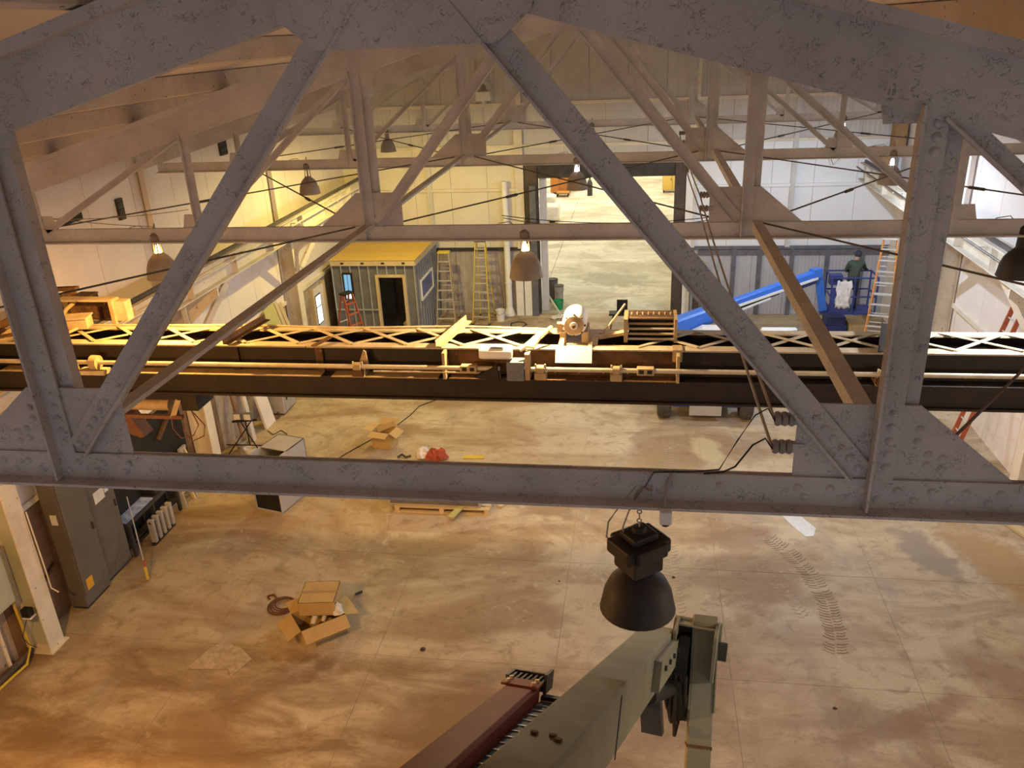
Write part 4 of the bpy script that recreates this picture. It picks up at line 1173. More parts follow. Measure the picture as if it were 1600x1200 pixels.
wf = MB().box(-9.50, -9.16, SY0 - 0.03, SY0 + 0.0, 1.66, 2.46).build('front_window', 'black', shed)
MB().box(-9.44, -9.34, SY0 - 0.04, SY0 - 0.03, 1.80, 2.40).build('pane', 'glass_blue', wf)
MB().box(-9.32, -9.22, SY0 - 0.04, SY0 - 0.03, 1.80, 2.40).build('pane', 'glass_blue', wf)
MB().box(-9.42, -9.26, SY0 - 0.045, SY0 - 0.03, 1.60, 1.78).build('pane', 'glass_day', wf)
t = thing('white_carton', 'pale carton standing inside the shed door', 'box', (-7.55, 25.6, 0.02))
MB().box(-7.75, -7.32, 25.4, 25.8, 0.02, 0.55).build('carton_body', 'cab_light', t, bevel=0.01)
MB().box(-7.76, -7.54, 25.39, 25.81, 0.55, 0.57).build('flap', 'card', t)

# door with a bright glass in the side wall, planks leaning beside it
d2 = struct('door_2', 'white side door with a tall daylit pane')
MB().box(XL + 0.04, XL + 0.09, 23.95, 25.0, 0.0, 2.12).build('door_leaf', 'wall_white', d2)
for a, b in ((23.86, 23.96), (24.88, 24.98)):
    MB().box(XL + 0.03, XL + 0.14, a, b, 0, 2.2).build('door_frame', 'wood', d2)
MB().box(XL + 0.09, XL + 0.10, 24.12, 24.58, 0.92, 1.90).build('pane_frame', 'black', d2)
MB().box(XL + 0.10, XL + 0.108, 24.16, 24.54, 1.52, 1.86).build('pane', 'glass_day', d2)
MB().box(XL + 0.10, XL + 0.108, 24.16, 24.54, 0.96, 1.48).build('pane', 'glass_day', d2)
for k in range(5):
    y0 = 20.30 + 0.27 * k
    lab = ['shortest greenish board leaning on the side wall', 'greenish board leaning second in the row by the side wall', 'greenish board leaning in the middle of its row', 'paler board leaning fourth in the row by the column', 'narrow pale board leaning closest to the column'][k]
    t = MB().bar((-9.72, y0 + 0.45, 0.0), (-10.14, y0 - 0.10 * (k < 3), 2.80 - 0.12 * abs(k - 2)), 0.26 if k < 3 else 0.14, 0.03, (0.15, 1, 0.2)).build('leaning_board', 'wood_green' if k < 3 else 'wood')
    tag(t, lab, 'board', 'boards leaning on the side wall')

# ================================================================== ladders
def stepladder(label, loc, rz, h, n, rail, tread_, cap, wb=0.62, wt=0.34, spread=1.05, cap_mat=None):
    t = thing('stepladder', label, 'ladder', loc, rz, group='stepladders')
    yf, yr, yt = -spread / 2, spread / 2, 0.0
    for s in (-1, 1):
        MB().bar((s * wb / 2, yf, 0.03), (s * wt / 2, yt - 0.05, h - 0.05), 0.075, 0.03, (0, 1, 0)).build('rail', rail, t, local=True)
        MB().bar((s * (wb / 2 - 0.03), yr, 0.03), (s * (wt / 2 - 0.02), yt + 0.08, h - 0.08), 0.055, 0.028, (0, 1, 0)).build('rear_rail', rail, t, local=True)
        MB().bar((s * wb / 2, yf, 0.0), (s * wb / 2, yf, 0.05), 0.09, 0.05, (0, 1, 0)).build('foot', 'black', t, local=True)
        MB().bar((s * (wb / 2 - 0.03), yr, 0.0), (s * (wb / 2 - 0.03), yr, 0.05), 0.07, 0.045, (0, 1, 0)).build('foot', 'black', t, local=True)
        MB().bar((s * (wb * 0.40), yf * 0.55, h * 0.45), (s * (wb * 0.40), yr * 0.55, h * 0.45), 0.03, 0.008, (0, 0, 1)).build('spreader', 'alu', t, local=True)
    for k in range(1, n + 1):
        f = k / (n + 1.0)
        w_ = wb + (wt - wb) * f
        y_ = yf + (yt - 0.05 - yf) * f
        st = MB().box(-w_ / 2, w_ / 2, y_ - 0.055, y_ + 0.045, f * h - 0.022, f * h).build('step', tread_, t, local=True)
        if k <= 2:
            for s in (-1, 1):
                MB().bar((s * w_ * 0.48, y_, f * h - 0.17), (s * w_ * 0.25, y_, f * h - 0.02), 0.025, 0.008, (0, 1, 0)).build('step_brace', tread_, st, local=True)
        if k % 2 == 0 or n > 8:
            yy = yr + (yt + 0.08 - yr) * f
            MB().bar((-w_ / 2 + 0.04, yy, f * h), (w_ / 2 - 0.04, yy, f * h), 0.03, 0.02).build('rear_bar', 'alu', t, local=True)
    MB().box(-wt / 2 - 0.03, wt / 2 + 0.03, -0.13, 0.13, h - 0.06, h).build('top_cap', cap, t, local=True, bevel=0.015)
    return t
stepladder('tan stepladder with yellow top cap beside the shed', (-6.62, 27.15, 0), 0.06, 2.58, 7, 'lad_tan', 'alu', 'lad_yellow', 0.66, 0.36)
stepladder('tall yellow stepladder with dark top cap by the cream wall', (-5.38, 27.45, 0), -0.05, 2.90, 9, 'lad_yellow', 'alu', 'steel_dark', 0.60, 0.34)
stepladder('red stepladder standing sideways in front of the shed', (-8.85, 23.35, 0), 1.05, 2.28, 6, 'lad_red', 'lad_red', 'black', 0.60, 0.34, 1.15)
stepladder('tall orange stepladder beside the person on the lift', (6.98, 24.15, 0), -0.30, 3.66, 11, 'lad_orange', 'alu', 'alu', 0.78, 0.36, 1.75)
t = thing('extension_ladder', 'red extension ladder leaning on the bright side wall', 'ladder', (7.4, 18.3, 0))
for dy in (-0.22, 0.22):
    MB().bar((7.28, 18.35 + dy, 0.0), (8.10, 18.0 + dy, 4.2), 0.10, 0.035, (1, 0, 0.2)).build('rail', 'lad_red', t)
for k in range(13):
    f = (k + 0.6) / 13.5
    c = V((7.28, 18.35, 0)).lerp(V((8.10, 18.0, 4.2)), f)
    MB().tube(c + V((0, -0.21, 0)), c + V((0, 0.21, 0)), 0.018, 8).build('rung', 'alu', t)

# ================================================================== floor clutter by the far wall
def pail(name, lab, x, y, r, h, mt, lid=None):
    t = thing(name, lab, 'bucket', (x, y, 0))
    MB().lathe([(0.0001, 0.0), (r * 0.86, 0.0), (r, h), (r * 1.06, h), (r * 1.06, h - 0.02), (r * 0.97, h - 0.02), (r * 0.84, 0.02), (0.0001, 0.02)], (x, y, 0), 18).build('pail_body', mt, t, smooth=True)
    if lid:
        MB().lathe([(0.0001, h + 0.02), (r * 1.08, h + 0.015), (r * 1.08, h - 0.01)], (x, y, 0), 18).build('lid', lid, t)
    MB().path([(x - r, y, h - 0.03), (x - r * 1.1, y - r * 0.5, h * 0.8), (x, y - r * 1.25, h * 0.62), (x + r * 1.1, y - r * 0.5, h * 0.8), (x + r, y, h - 0.03)], 0.006).build('handle', 'rod', t)
    return t
pail('bucket', 'green plastic bucket at the doorway jamb', -2.85, 28.75, 0.17, 0.34, 'green')
pail('bucket', 'grey pail with dark lid stacked behind the green bucket', -2.88, 29.2, 0.17, 0.75, 'cab_light', 'steel_dark')
pail('bucket', 'dark grey drum against the doorway jamb', -3.15, 29.7, 0.18, 0.85, 'cab_grey', 'black')
pail('bucket', 'white pail between the stepladder and pipe', -4.80, 27.42, 0.16, 0.40, 'white_paint')
t = MB().bar((-3.25, 28.75, 0.55), (-2.75, 28.1, 0.03), 0.08, 0.03).build('loose_board', 'white_paint')
tag(t, 'short white board propped against the pails', 'board')
rnd = random.Random(11)
t = thing('rag_heap', 'crumpled white rags on the floor by the doorway', 'rags', (-2.75, 27.75, 0))
for k in range(5):
    x_, y_ = -2.75 + rnd.uniform(-0.3, 0.3), 27.75 + rnd.uniform(-0.15, 0.15)
    m = MB().lathe([(0.0001, 0.10), (0.08, 0.08), (0.14, 0.03), (0.15, 0.0)], (x_, y_, 0), 9)
    for p in m.v:
        p += V((rnd.uniform(-.03, .03), rnd.uniform(-.03, .03), rnd.uniform(0, .04)))
    m.build('rag', 'paper', t)
t = thing('toolbox', 'dusty brown toolbox at the foot of the yellow stepladder', 'toolbox', (-5.3, 26.45, 0))
MB().box(-5.55, -5.05, 26.3, 26.6, 0, 0.22).build('box_body', 'crane_rust', t, bevel=0.01)
MB().prism([(-5.55, 0.22), (-5.05, 0.22), (-5.12, 0.30), (-5.48, 0.30)], 26.3, 26.6).build('lid', 'crane_tan', t)
MB().path([(-5.42, 26.45, 0.30), (-5.40, 26.45, 0.36), (-5.20, 26.45, 0.36), (-5.18, 26.45, 0.30)], 0.012).build('handle', 'black', t)
t = MB().path([(-6.2, 26.55, 0.05), (-6.0, 26.3, 0.06), (-5.8, 26.4, 0.05), (-5.75, 26.15, 0.05), (-6.0, 26.1, 0.05), (-6.25, 26.25, 0.06), (-6.1, 26.5, 0.06), (-5.75, 26.5, 0.06)], 0.045).build('hose_bundle', 'door_brown')
tag(t, 'brown bundle of hose lying between the stepladders', 'hose')
pts = [(-4.1 + 0.28 * math.cos(a * 0.9) * (1 + 0.1 * math.sin(a * 2.3)), 26.95 + 0.3 * math.sin(a * 0.9), 0.012 + 0.004 * (a % 3)) for a in range(22)]
t = MB().path(pts, 0.012).build('cable_tangle', 'wire')
tag(t, 'tangle of black cable on the floor in front of the doorway', 'cable')
t = MB().path([(-4.4, 26.8, 0.012), (-4.7, 26.55, 0.012), (-4.3, 26.45, 0.012), (-3.9, 26.6, 0.012)], 0.015).build('cable_end', 'wire')
tag(t, 'short black cable end lying beside the cable tangle', 'cable')
t = thing('dust_pile', 'low heap of brown sawdust by the shed corner', 'dust pile', (-6.15, 25.4, 0))
m = MB().lathe([(0.0001, 0.16), (0.25, 0.12), (0.45, 0.06), (0.68, 0.0)], (-6.15, 25.4, 0), 20)
for p in m.v:
    p.z *= 1 + rnd.uniform(-.3, .3)
    p.x += rnd.uniform(-.06, .06)
m.build('dust_mound', 'wood_green', t)
# machine vice / dark stool in the doorway
t = thing('folding_stool', 'black folding stool behind the crane motor', 'stool', (-0.6, 26.7, 0))
MB().box(-0.95, -0.30, 26.5, 26.9, 0.50, 0.56).build('seat', 'black', t)
for sx in (-0.9, -0.35):
    MB().bar((sx, 26.5, 0.0), (sx + 0.1, 26.9, 0.5), 0.05, 0.03).build('leg', 'black', t)
    MB().bar((sx, 26.9, 0.0), (sx + 0.1, 26.5, 0.5), 0.05, 0.03).build('leg', 'black', t)
MB().box(-0.70, -0.34, 26.86, 26.9, 0.56, 0.95).build('backrest', 'black', t)
# wall clutter to the other side of the doorway
t = thing('standing_pipe', 'brown rusty pipe standing beside the doorway track', 'pipe', (1.95, 27.72, 0))
MB().tube((1.95, 27.72, 0), (1.95, 27.72, 1.45), 0.11, 14).build('pipe_body', 'door_brown', t, smooth=True)
MB().lathe([(0.11, 1.45), (0.16, 1.47), (0.17, 1.53), (0.13, 1.55), (0.07, 1.52)], (1.95, 27.72, 0), 16).build('pipe_collar', 'crane_rust', t, smooth=True)
MB().bar((1.95, 27.72, 1.5), (2.15, 27.72, 1.85), 0.03, 0.03).build('pipe_lever', 'steel_dark', t)
t = tag(MB().bar((1.70, 28.0, 0.9), (2.25, 28.1, 1.9), 0.09, 0.05).build('wall_brace', 'wood_green'), 'slanting green brace above the rusty pipe', 'brace')
t = thing('plywood_scrap', 'pale stained plywood sheets leaning beside the rusty pipe', 'plywood', (2.5, 28.0, 0))
MB().bar((2.35, 27.85, 0), (2.35, 28.13, 1.5), 0.34, 0.03, (1, 0, 0)).build('sheet', 'far_stain', t)
MB().bar((2.70, 27.80, 0), (2.70, 28.13, 1.1), 0.36, 0.03, (1, 0, 0)).build('sheet', 'wood', t)
# white down pipe
t = thing('down_pipe', 'white round pipe with flared foot on the far wall', 'pipe', (-4.56, 28.05, 0))
MB().lathe([(0.21, 0.0), (0.20, 0.06), (0.13, 0.26), (0.115, 0.30), (0.105, 4.65), (0.115, 4.66), (0.115, 4.75), (0.0001, 4.75)], (-4.56, 28.05, 0), 18).build('pipe_body', 'white_paint', t, smooth=True)
for z_ in (1.2, 2.6, 4.0):
    MB().lathe([(0.106, z_ - 0.03), (0.125, z_ - 0.03), (0.125, z_ + 0.03), (0.106, z_ + 0.03)], (-4.56, 28.05, 0), 18, closed=True).build('pipe_clamp', 'far_flat', t)
# gable extractor
t = thing('extractor_box', 'white extractor box with curved duct high on the gable', 'extractor', (-5.1, 28.1, 7.35))
MB().box(-5.34, -4.86, 27.85, 28.2, 7.36, 7.66).build('box_body', 'white_paint', t, bevel=0.02)
MB().path([(-5.26, 28.05, 7.66), (-5.26, 28.05, 7.86), (-5.10, 28.05, 7.98), (-4.94, 28.05, 7.86), (-4.94, 28.05, 7.66)], 0.085, 12).build('duct', 'far_white', t, smooth=True)
MB().box(-5.16, -5.04, 27.95, 28.1, 7.22, 7.36).build('outlet', 'far_white', t)
# brown electrical boxes by the runway end
for a, b, z0, z1, lab in ((7.38, 7.80, 4.92, 5.45, 'lower brown electrical box at the runway end'), (7.72, 8.08, 5.50, 6.35, 'upper tall brown electrical box near the corner')):
    t = thing('electrical_box', lab, 'electrical box', ((a + b) / 2, 27.9, z0))
    MB().box(a, b, 27.70, 28.265 if z0 < 5 else 28.175, z0, z1).build('box_body', 'brown_box', t, bevel=0.01)
    MB().box(a + 0.03, b - 0.03, 27.685, 27.70, z0 + 0.03, z1 - 0.03).build('box_door', 'brown_box', t)
    MB().box(b - 0.07, b - 0.04, 27.665, 27.685, (z0 + z1) / 2 - 0.04, (z0 + z1) / 2 + 0.04).build('latch', 'steel_dark', t)
t = thing('guard_post', 'yellow steel post behind the orange stepladder', 'post', (7.72, 25.3, 0))
MB().lathe([(0.16, 0), (0.16, 0.03), (0.115, 0.04), (0.115, 2.63), (0.10, 2.65), (0.10, 2.55), (0.0001, 2.55)], (7.72, 25.3, 0), 18).build('post_body', 'yellow', t, smooth=True)
for k in range(4):
    MB().lathe([(0.0001, 0.05), (0.015, 0.045), (0.015, 0.03)], (7.72 + 0.135 * math.cos(k * 1.57 + .8), 25.3 + 0.135 * math.sin(k * 1.57 + .8), 0), 6).build('bolt', 'steel_dark', t)

# ================================================================== things in the hall beyond
t = thing('crate', 'orange brown crate in the hall beyond the doorway', 'crate', (-4.75, 51.6, 0))
MB().box(-5.45, -4.20, 51.3, 52.6, 0.12, 1.75).build('crate_body', 'crate', t)
for x_ in (-5.42, -4.85, -4.28):
    MB().box(x_, x_ + 0.08, 51.26, 51.30, 0.12, 1.75).build('batten', 'crate', t)
MB().box(-5.45, -4.20, 51.26, 51.30, 1.6, 1.75).build('batten', 'crate', t)
for x_ in (-5.4, -4.9, -4.35):
    MB().box(x_, x_ + 0.1, 51.3, 52.6, 0, 0.12).build('skid', 'wood', t)
t = thing('hand_cart', 'small brown cart in front of the orange crate', 'cart', (-4.6, 50.6, 0))
MB().box(-5.0, -4.25, 50.3, 51.0, 0.22, 0.28).build('deck', 'crate', t)
for sx in (-4.95, -4.30):
    MB().tube((sx, 50.98, 0.28), (sx, 50.98, 1.05), 0.025).build('upright', 'crate', t)
    for yy in (50.4, 50.9):
        MB().lathe([(0.0001, -0.03), (0.11, -0.03), (0.11, 0.03), (0.0001, 0.03)], (sx, yy, 0.11), 12, 'x').build('wheel', 'black', t)
MB().tube((-4.95, 50.98, 1.05), (-4.30, 50.98, 1.05), 0.025).build('push_bar', 'crate', t)
t = thing('storage_cabinet', 'yellow storage cabinet on legs in the hall beyond', 'cabinet', (1.9, 51.5, 0))
MB().box(1.35, 2.5, 51.2, 52.0, 0.16, 1.45).build('cabinet_body', 'wood', t)
for a, b in ((1.38, 1.91), (1.94, 2.47)):
    dr = MB().box(a, b, 51.17, 51.2, 0.2, 1.42).build('door', 'ply', t)
    MB().box(b - 0.08, b - 0.05, 51.14, 51.17, 0.75, 0.9).build('handle', 'steel_dark', dr)
for sx in (1.4, 2.4):
    for yy in (51.25, 51.9):
        MB().box(sx, sx + 0.08, yy, yy + 0.08, 0, 0.16).build('leg', 'steel_dark', t)
for k, (x_, y_, s_) in enumerate(((-4.75, 43.6, 0.55), (-5.15, 46.3, 0.5))):
    t = thing('wrapped_bale', ['white wrapped bale beside the doorway post, in the hall', 'smaller white wrapped bale further into the hall'][k], 'bale', (x_, y_, 0))
    MB().box(x_ - s_, x_ + s_, y_ - s_, y_ + s_, 0.12, 0.9).build('wrapped_block', 'paper', t, bevel=0.12)
    for dx in (-s_ * 0.8, 0, s_ * 0.8):
        MB().box(x_ + dx - 0.06, x_ + dx + 0.06, y_ - s_, y_ + s_, 0, 0.12).build('skid', 'wood', t)
t = thing('gas_bottle', 'small dark bottle standing in the bright hall', 'bottle', (-2.9, 50.8, 0))
MB().lathe([(0.0001, 0), (0.16, 0), (0.16, 0.75), (0.10, 0.92), (0.05, 0.95), (0.05, 1.05), (0.0001, 1.05)], (-3.0, 50.8, 0), 14).build('bottle_body', 'steel_dark', t, smooth=True)
MB().lathe([(0.0001, 1.12), (0.06, 1.10), (0.06, 1.05)], (-3.0, 50.8, 0), 10).build('valve', 'rail', t)

# ================================================================== warm wall: cabinets, bench, radiator
def cabinet(lab, x0, x1, y0, y1, h, mt, stickers):
    t = thing('electrical_cabinet', lab, 'cabinet', ((x0 + x1) / 2, (y0 + y1) / 2, 0), group='tall grey electrical cabinets')
    MB().box(x0, x1, y0, y1, 0.06, h).build('cabinet_body', mt, t, bevel=0.008)
    MB().box(x0, x1 - 0.02, y0 + 0.02, y1 - 0.02, 0, 0.06).build('plinth', 'steel_dark', t)
    dr = MB().box(x1, x1 + 0.022, y0 + 0.02, y1 - 0.02, 0.30, h - 0.05).build('door', mt, t)
    MB().box(x1 + 0.022, x1 + 0.05, y1 - 0.10, y1 - 0.07, h * 0.45, h * 0.45 + 0.14).build('handle', 'steel_dark', dr)
    for nm, mt2, b in stickers:
        MB().box(*b).build(nm, mt2, t)
    return t
cabinet('tall dark cabinet with orange sticker next to the cream column', -10.19, -9.87, 11.0, 11.72, 3.0, 'cab_grey', [('paper_label', 'paper', (-10.08, -9.96, 10.985, 10.998, 1.82, 2.02)), ('orange_sticker', 'orange', (-9.847, -9.842, 11.10, 11.28, 0.36, 0.58))])
cabinet('tall grey cabinet with white label behind the dark one', -10.19, -9.95, 11.76, 12.55, 2.95, 'cab_grey', [('paper_label', 'paper', (-9.927, -9.922, 11.95, 12.25, 1.65, 1.88)), ('paper_label', 'paper', (-9.927, -9.922, 12.27, 12.38, 1.72, 1.82))])
t = thing('work_bench', 'dark cluttered bench along the brown wall', 'bench', (-10.05, 13.5, 0))
MB().box(-10.26, -9.88, 12.6, 14.5, 0.72, 0.80).build('bench_top', 'steel_dark', t)
for yy in (12.65, 13.5, 14.4):
    for xx in (-10.24, -9.96):
        MB().box(xx, xx + 0.06, yy, yy + 0.06, 0, 0.72).build('leg', 'steel_dark', t)
MB().box(-10.26, -10.0, 12.6, 14.5, 0.22, 0.26).build('shelf', 'steel_dark', t)
MB().box(-10.265, -10.20, 12.6, 15.6, 0.0, 2.2).build('dark_recess_panel', 'black', t)  # black panel paints the shade of the dark recess
t = MB().box(-10.2, -9.92, 12.62, 13.6, 0.802, 0.815).build('bench_reflection', 'blue_reflection')  # flat piece that paints the bluish reflection above the bench
tag(t, 'blue and white reflection painted as a sheet on the dark bench', 'sheet')
t = thing('tool_chest', 'black chest on the dark bench', 'chest', (-10.1, 14.0, 0.8))
MB().box(-10.2, -9.94, 13.68, 14.4, 0.80, 1.25).build('chest_body', 'black', t, bevel=0.01)
for k in range(3):
    dr = MB().box(-9.94, -9.925, 13.72, 14.36, 0.83 + 0.14 * k, 0.95 + 0.14 * k).build('drawer', 'steel_dark', t)
    MB().box(-9.925, -9.91, 13.95, 14.15, 0.88 + 0.14 * k, 0.90 + 0.14 * k).build('pull', 'rail', dr)
t = thing('radiator', 'small finned grey radiator standing in front of the bench', 'radiator', (-9.75, 13.5, 0))
for k in range(5):
    MB().box(-9.82, -9.70, 13.08 + 0.17 * k, 13.16 + 0.17 * k, 0.06, 0.58).build('fin', 'cab_light', t, bevel=0.01)
MB().box(-9.78, -9.74, 13.08, 13.84, 0.50, 0.54).build('header', 'cab_light', t)
MB().box(-9.80, -9.72, 13.06, 13.86, 0.0, 0.06).build('foot', 'steel_dark', t)
t = thing('broom', 'broom with a yellow head leaning on the bench', 'broom', (-9.35, 12.2, 0))
MB().tube((-9.32, 12.05, 0.20), (-9.86, 12.75, 1.35), 0.013, 8).build('handle', 'galv', t)
MB().bar((-9.23, 11.93, 0.02), (-9.32, 12.05, 0.22), 0.09, 0.05).build('broom_head', 'hose', t)
MB().bar((-9.31, 12.04, 0.20), (-9.37, 12.12, 0.33), 0.035, 0.035).build('socket', 'red_cloth', t)
for k, (y0, lab) in enumerate(((14.62, 'grey trestle post standing past the bench end'), (15.08, 'second grey trestle post close to the next column'))):
    t = thing('trestle', lab, 'trestle', (-10.0, y0, 0), group='grey trestles by the bench')
    MB().bar((-9.85, y0 - 0.1, 0), (-10.05, y0, 1.15), 0.09, 0.05).build('leg', 'cab_light', t)
    MB().bar((-9.85, y0 + 0.30, 0), (-10.05, y0 + 0.12, 1.15), 0.07, 0.05).build('leg', 'wood', t)
    MB().bar((-9.88, y0 - 0.08, 0.35), (-9.88, y0 + 0.28, 0.35), 0.05, 0.03).build('stretcher', 'wood', t)
    MB().bar((-10.05, y0 - 0.06, 1.15), (-10.05, y0 + 0.2, 1.15), 0.07, 0.06).build('top_beam', 'cab_light', t)
# fittings left of the first column
t = thing('meter_box', 'pale green meter box on the wall beside the cream column', 'electrical box', (-10.1, 9.2, 1.6))
MB().box(XL + 0.03, XL + 0.30, 8.95, 9.72, 1.20, 2.28).build('box_body', 'pale_green', t, bevel=0.01)
MB().box(XL + 0.30, XL + 0.315, 9.0, 9.67, 1.25, 2.23).build('box_door', 'pale_green', t)
MB().tube((XL + 0.15, 9.35, 0.0), (XL + 0.15, 9.35, 1.20), 0.03).build('conduit', 'column', t)
t = thing('wall_socket', 'dark socket box with a hanging wire by the cream column', 'socket', (-9.98, 9.80, 0.85))
MB().box(-10.03, -9.88, 9.74, 9.86, 0.82, 0.97).build('box_body', 'black', t, bevel=0.01)
MB().box(-10.02, -9.86, 9.73, 9.87, 0.80, 0.82).build('bracket', 'paper', t)
MB().path([(-9.95, 9.75, 0.8), (-10.05, 9.65, 0.5), (-9.95, 9.62, 0.38), (-9.9, 9.70, 0.25)], 0.006).build('cord', 'wire', t)
t = MB().path([(-10.1, 8.6, 0.03), (-10.05, 9.2, 0.03), (-9.98, 9.5, 0.06), (-10.02, 9.7, 0.25), (-10.1, 9.75, 0.9), (-10.12, 9.75, 1.5)], 0.025, 8).build('water_hose', 'hose', smooth=True)
tag(t, 'yellow hose running down the wall at the cream column', 'hose')
t = MB().path([(-10.15, 8.4, 0.10), (-10.1, 9.5, 0.10), (-10.12, 9.8, 0.10)], 0.06, 10).build('floor_pipe', 'door_brown', smooth=True)
tag(t, 'brown pipe lying along the foot of the wall', 'pipe')
t = MB().path([(-9.76, 10.20, 2.6), (-9.74, 10.2, 1.5), (-9.74, 10.2, 1.1), (-9.62, 10.2, 1.02)], 0.012).build('column_conduit', 'column')
tag(t, 'thin conduit running down the cream column', 'conduit')
t = MB().bar((-10.12, 14.5, 1.7), (-10.02, 15.85, 2.65), 0.07, 0.06).build('wall_pipe', 'crane_rust')
tag(t, 'red brown pipe slanting up the brown wall', 'pipe')
t = MB().bar((-10.24, 10.25, 0.75), (-10.22, 10.95, 1.05), 0.05, 0.04).build('wall_rail', 'crane_red')
tag(t, 'short slanting rail on the brown wall beside the cabinet', 'rail')
# planks, grey box and light stand further along the warm wall
for k, (yb, yt, lab, mt) in enumerate(((17.35, 17.75, 'brown plank leaning on the wall behind the light stand', 'wall_brown'), (17.8, 18.25, 'pale plank leaning on the wall beside the brown plank', 'purlin'), (18.70, 18.72, 'wide pale panel leaning between the planks', 'wall_white'))):
    t = MB().bar((-9.72 + 0.05 * (k == 2), yb, 0.0), (-10.16, yt, 2.3 + 0.2 * k), 0.16 if k < 2 else 0.55, 0.06, (0, 1, 0)).build('leaning_plank', mt)
    tag(t, lab, 'plank', 'planks leaning on the warm wall')
t = thing('machine_cabinet', 'square grey machine cabinet on the floor by the warm wall', 'cabinet', (-9.75, 19.7, 0))
MB().box(-10.2, -9.50, 19.3, 20.1, 0.05, 0.78).build('cabinet_body', 'cab_light', t, bevel=0.02)
MB().box(-10.15, -9.55, 19.35, 20.05, 0, 0.05).build('plinth', 'steel_dark', t)
MB().box(-9.50, -9.485, 19.4, 20.0, 0.12, 0.72).build('door', 'cab_light', t)
MB().box(-9.485, -9.46, 19.48, 19.52, 0.40, 0.50).build('handle', 'black', t)
MB().path([(-9.7, 19.3, 0.1), (-9.62, 19.2, 0.03), (-9.6, 19.1, 0.03), (-9.65, 19.06, 0.03)], 0.025).build('hose', 'crane_red', t)
t = thing('light_stand', 'black folding work light stand beside the column', 'light stand', (-9.45, 16.9, 0))
for p, q_ in (((-10.0, 16.7, 0.0), (-9.3, 17.1, 0.95)), ((-8.95, 16.75, 0.0), (-9.6, 17.05, 0.95)), ((-9.7, 17.5, 0.0), (-9.4, 16.95, 0.95)), ((-9.9, 16.75, 0.42), (-9.0, 16.8, 0.40))):
    MB().tube(p, q_, 0.016, 8).build('leg', 'black', t)
MB().bar((-9.75, 16.95, 0.95), (-9.15, 17.05, 0.97), 0.05, 0.03).build('cross_bar', 'black', t)
for x_ in (-9.62, -9.35):
    lh = MB().box(x_ - 0.10, x_ + 0.10, 16.98, 17.08, 0.98, 1.16).build('lamp_head', 'cab_grey', t, bevel=0.01)
    MB().box(x_ - 0.08, x_ + 0.08, 16.965, 16.98, 1.0, 1.14).build('lamp_glass', 'paper', lh)
t = pail('bucket', 'white bucket under the black light stand', -9.35, 16.85, 0.15, 0.30, 'paper')
t = pail('bucket', 'grey bucket against the column foot behind the light stand', -9.72, 17.15, 0.13, 0.34, 'cab_light')
t = MB().path([(-9.6, 18.35, 0.012), (-9.35, 18.13, 0.012), (-9.24, 18.40, 0.012), (-9.0, 18.2, 0.012), (-8.95, 17.97, 0.012), (-8.93, 17.61, 0.012), (-8.66, 17.45, 0.012), (-8.2, 16.0, 0.012)], 0.012).build('floor_cable', 'wire')
tag(t, 'thin curling cable on the floor beside the grey machine cabinet', 'cable')
t = MB().path([(-7.3, 16.6, 0.012), (-7.07, 17.21, 0.012), (-6.71, 17.92, 0.012), (-6.22, 18.87, 0.012), (-6.03, 19.47, 0.012), (-5.92, 20.09, 0.012), (-5.42, 20.68, 0.012)], 0.012).build('floor_cable', 'wire')
tag(t, 'thin cable running under the open carton across the floor', 'cable')

# ================================================================== open steel cabinet, pallet, cartons
t = thing('steel_cabinet', 'open grey steel cabinet standing empty on the floor', 'cabinet', (-7.75, 15.05, 0), math.radians(-14))
w_, d_, h_ = 0.70, 1.10, 1.32
for nm, b in (('side_panel', (-w_ / 2, -w_ / 2 + 0.02, -d_ / 2, d_ / 2, 0, h_)), ('side_panel', (w_ / 2 - 0.02, w_ / 2, -d_ / 2, d_ / 2, 0, h_)), ('dark_recess_panel', (-w_ / 2, w_ / 2, d_ / 2 - 0.02, d_ / 2, 0, h_)), ('bottom_panel', (-w_ / 2, w_ / 2, -d_ / 2, d_ / 2, 0, 0.03)), ('top_panel', (-w_ / 2, w_ / 2, -d_ / 2 + 0.45, d_ / 2, h_ - 0.02, h_))):
    MB().box(*b).build(nm, 'cab_light' if nm != 'dark_recess_panel' else 'black', t, local=True)  # black back paints the dark inside
MB().box(-w_ / 2 + 0.02, w_ / 2 - 0.02, -d_ / 2 + 0.03, -d_ / 2 + 0.05, 0.03, h_ - 0.05).build('opening_shade', 'black', t, local=True)  # black sheet across the opening paints the shade inside
MB().box(w_ / 2, w_ / 2 + 0.008, 0.18, 0.21, 0.05, 0.62).build('seam', 'black', t, local=True)
MB().box(w_ / 2 - 0.16, w_ / 2 + 0.004, -d_ / 2 - 0.01, -d_ / 2 + 0.01, 0.55, 0.95).build('torn_label', 'wood_green', t, local=True)

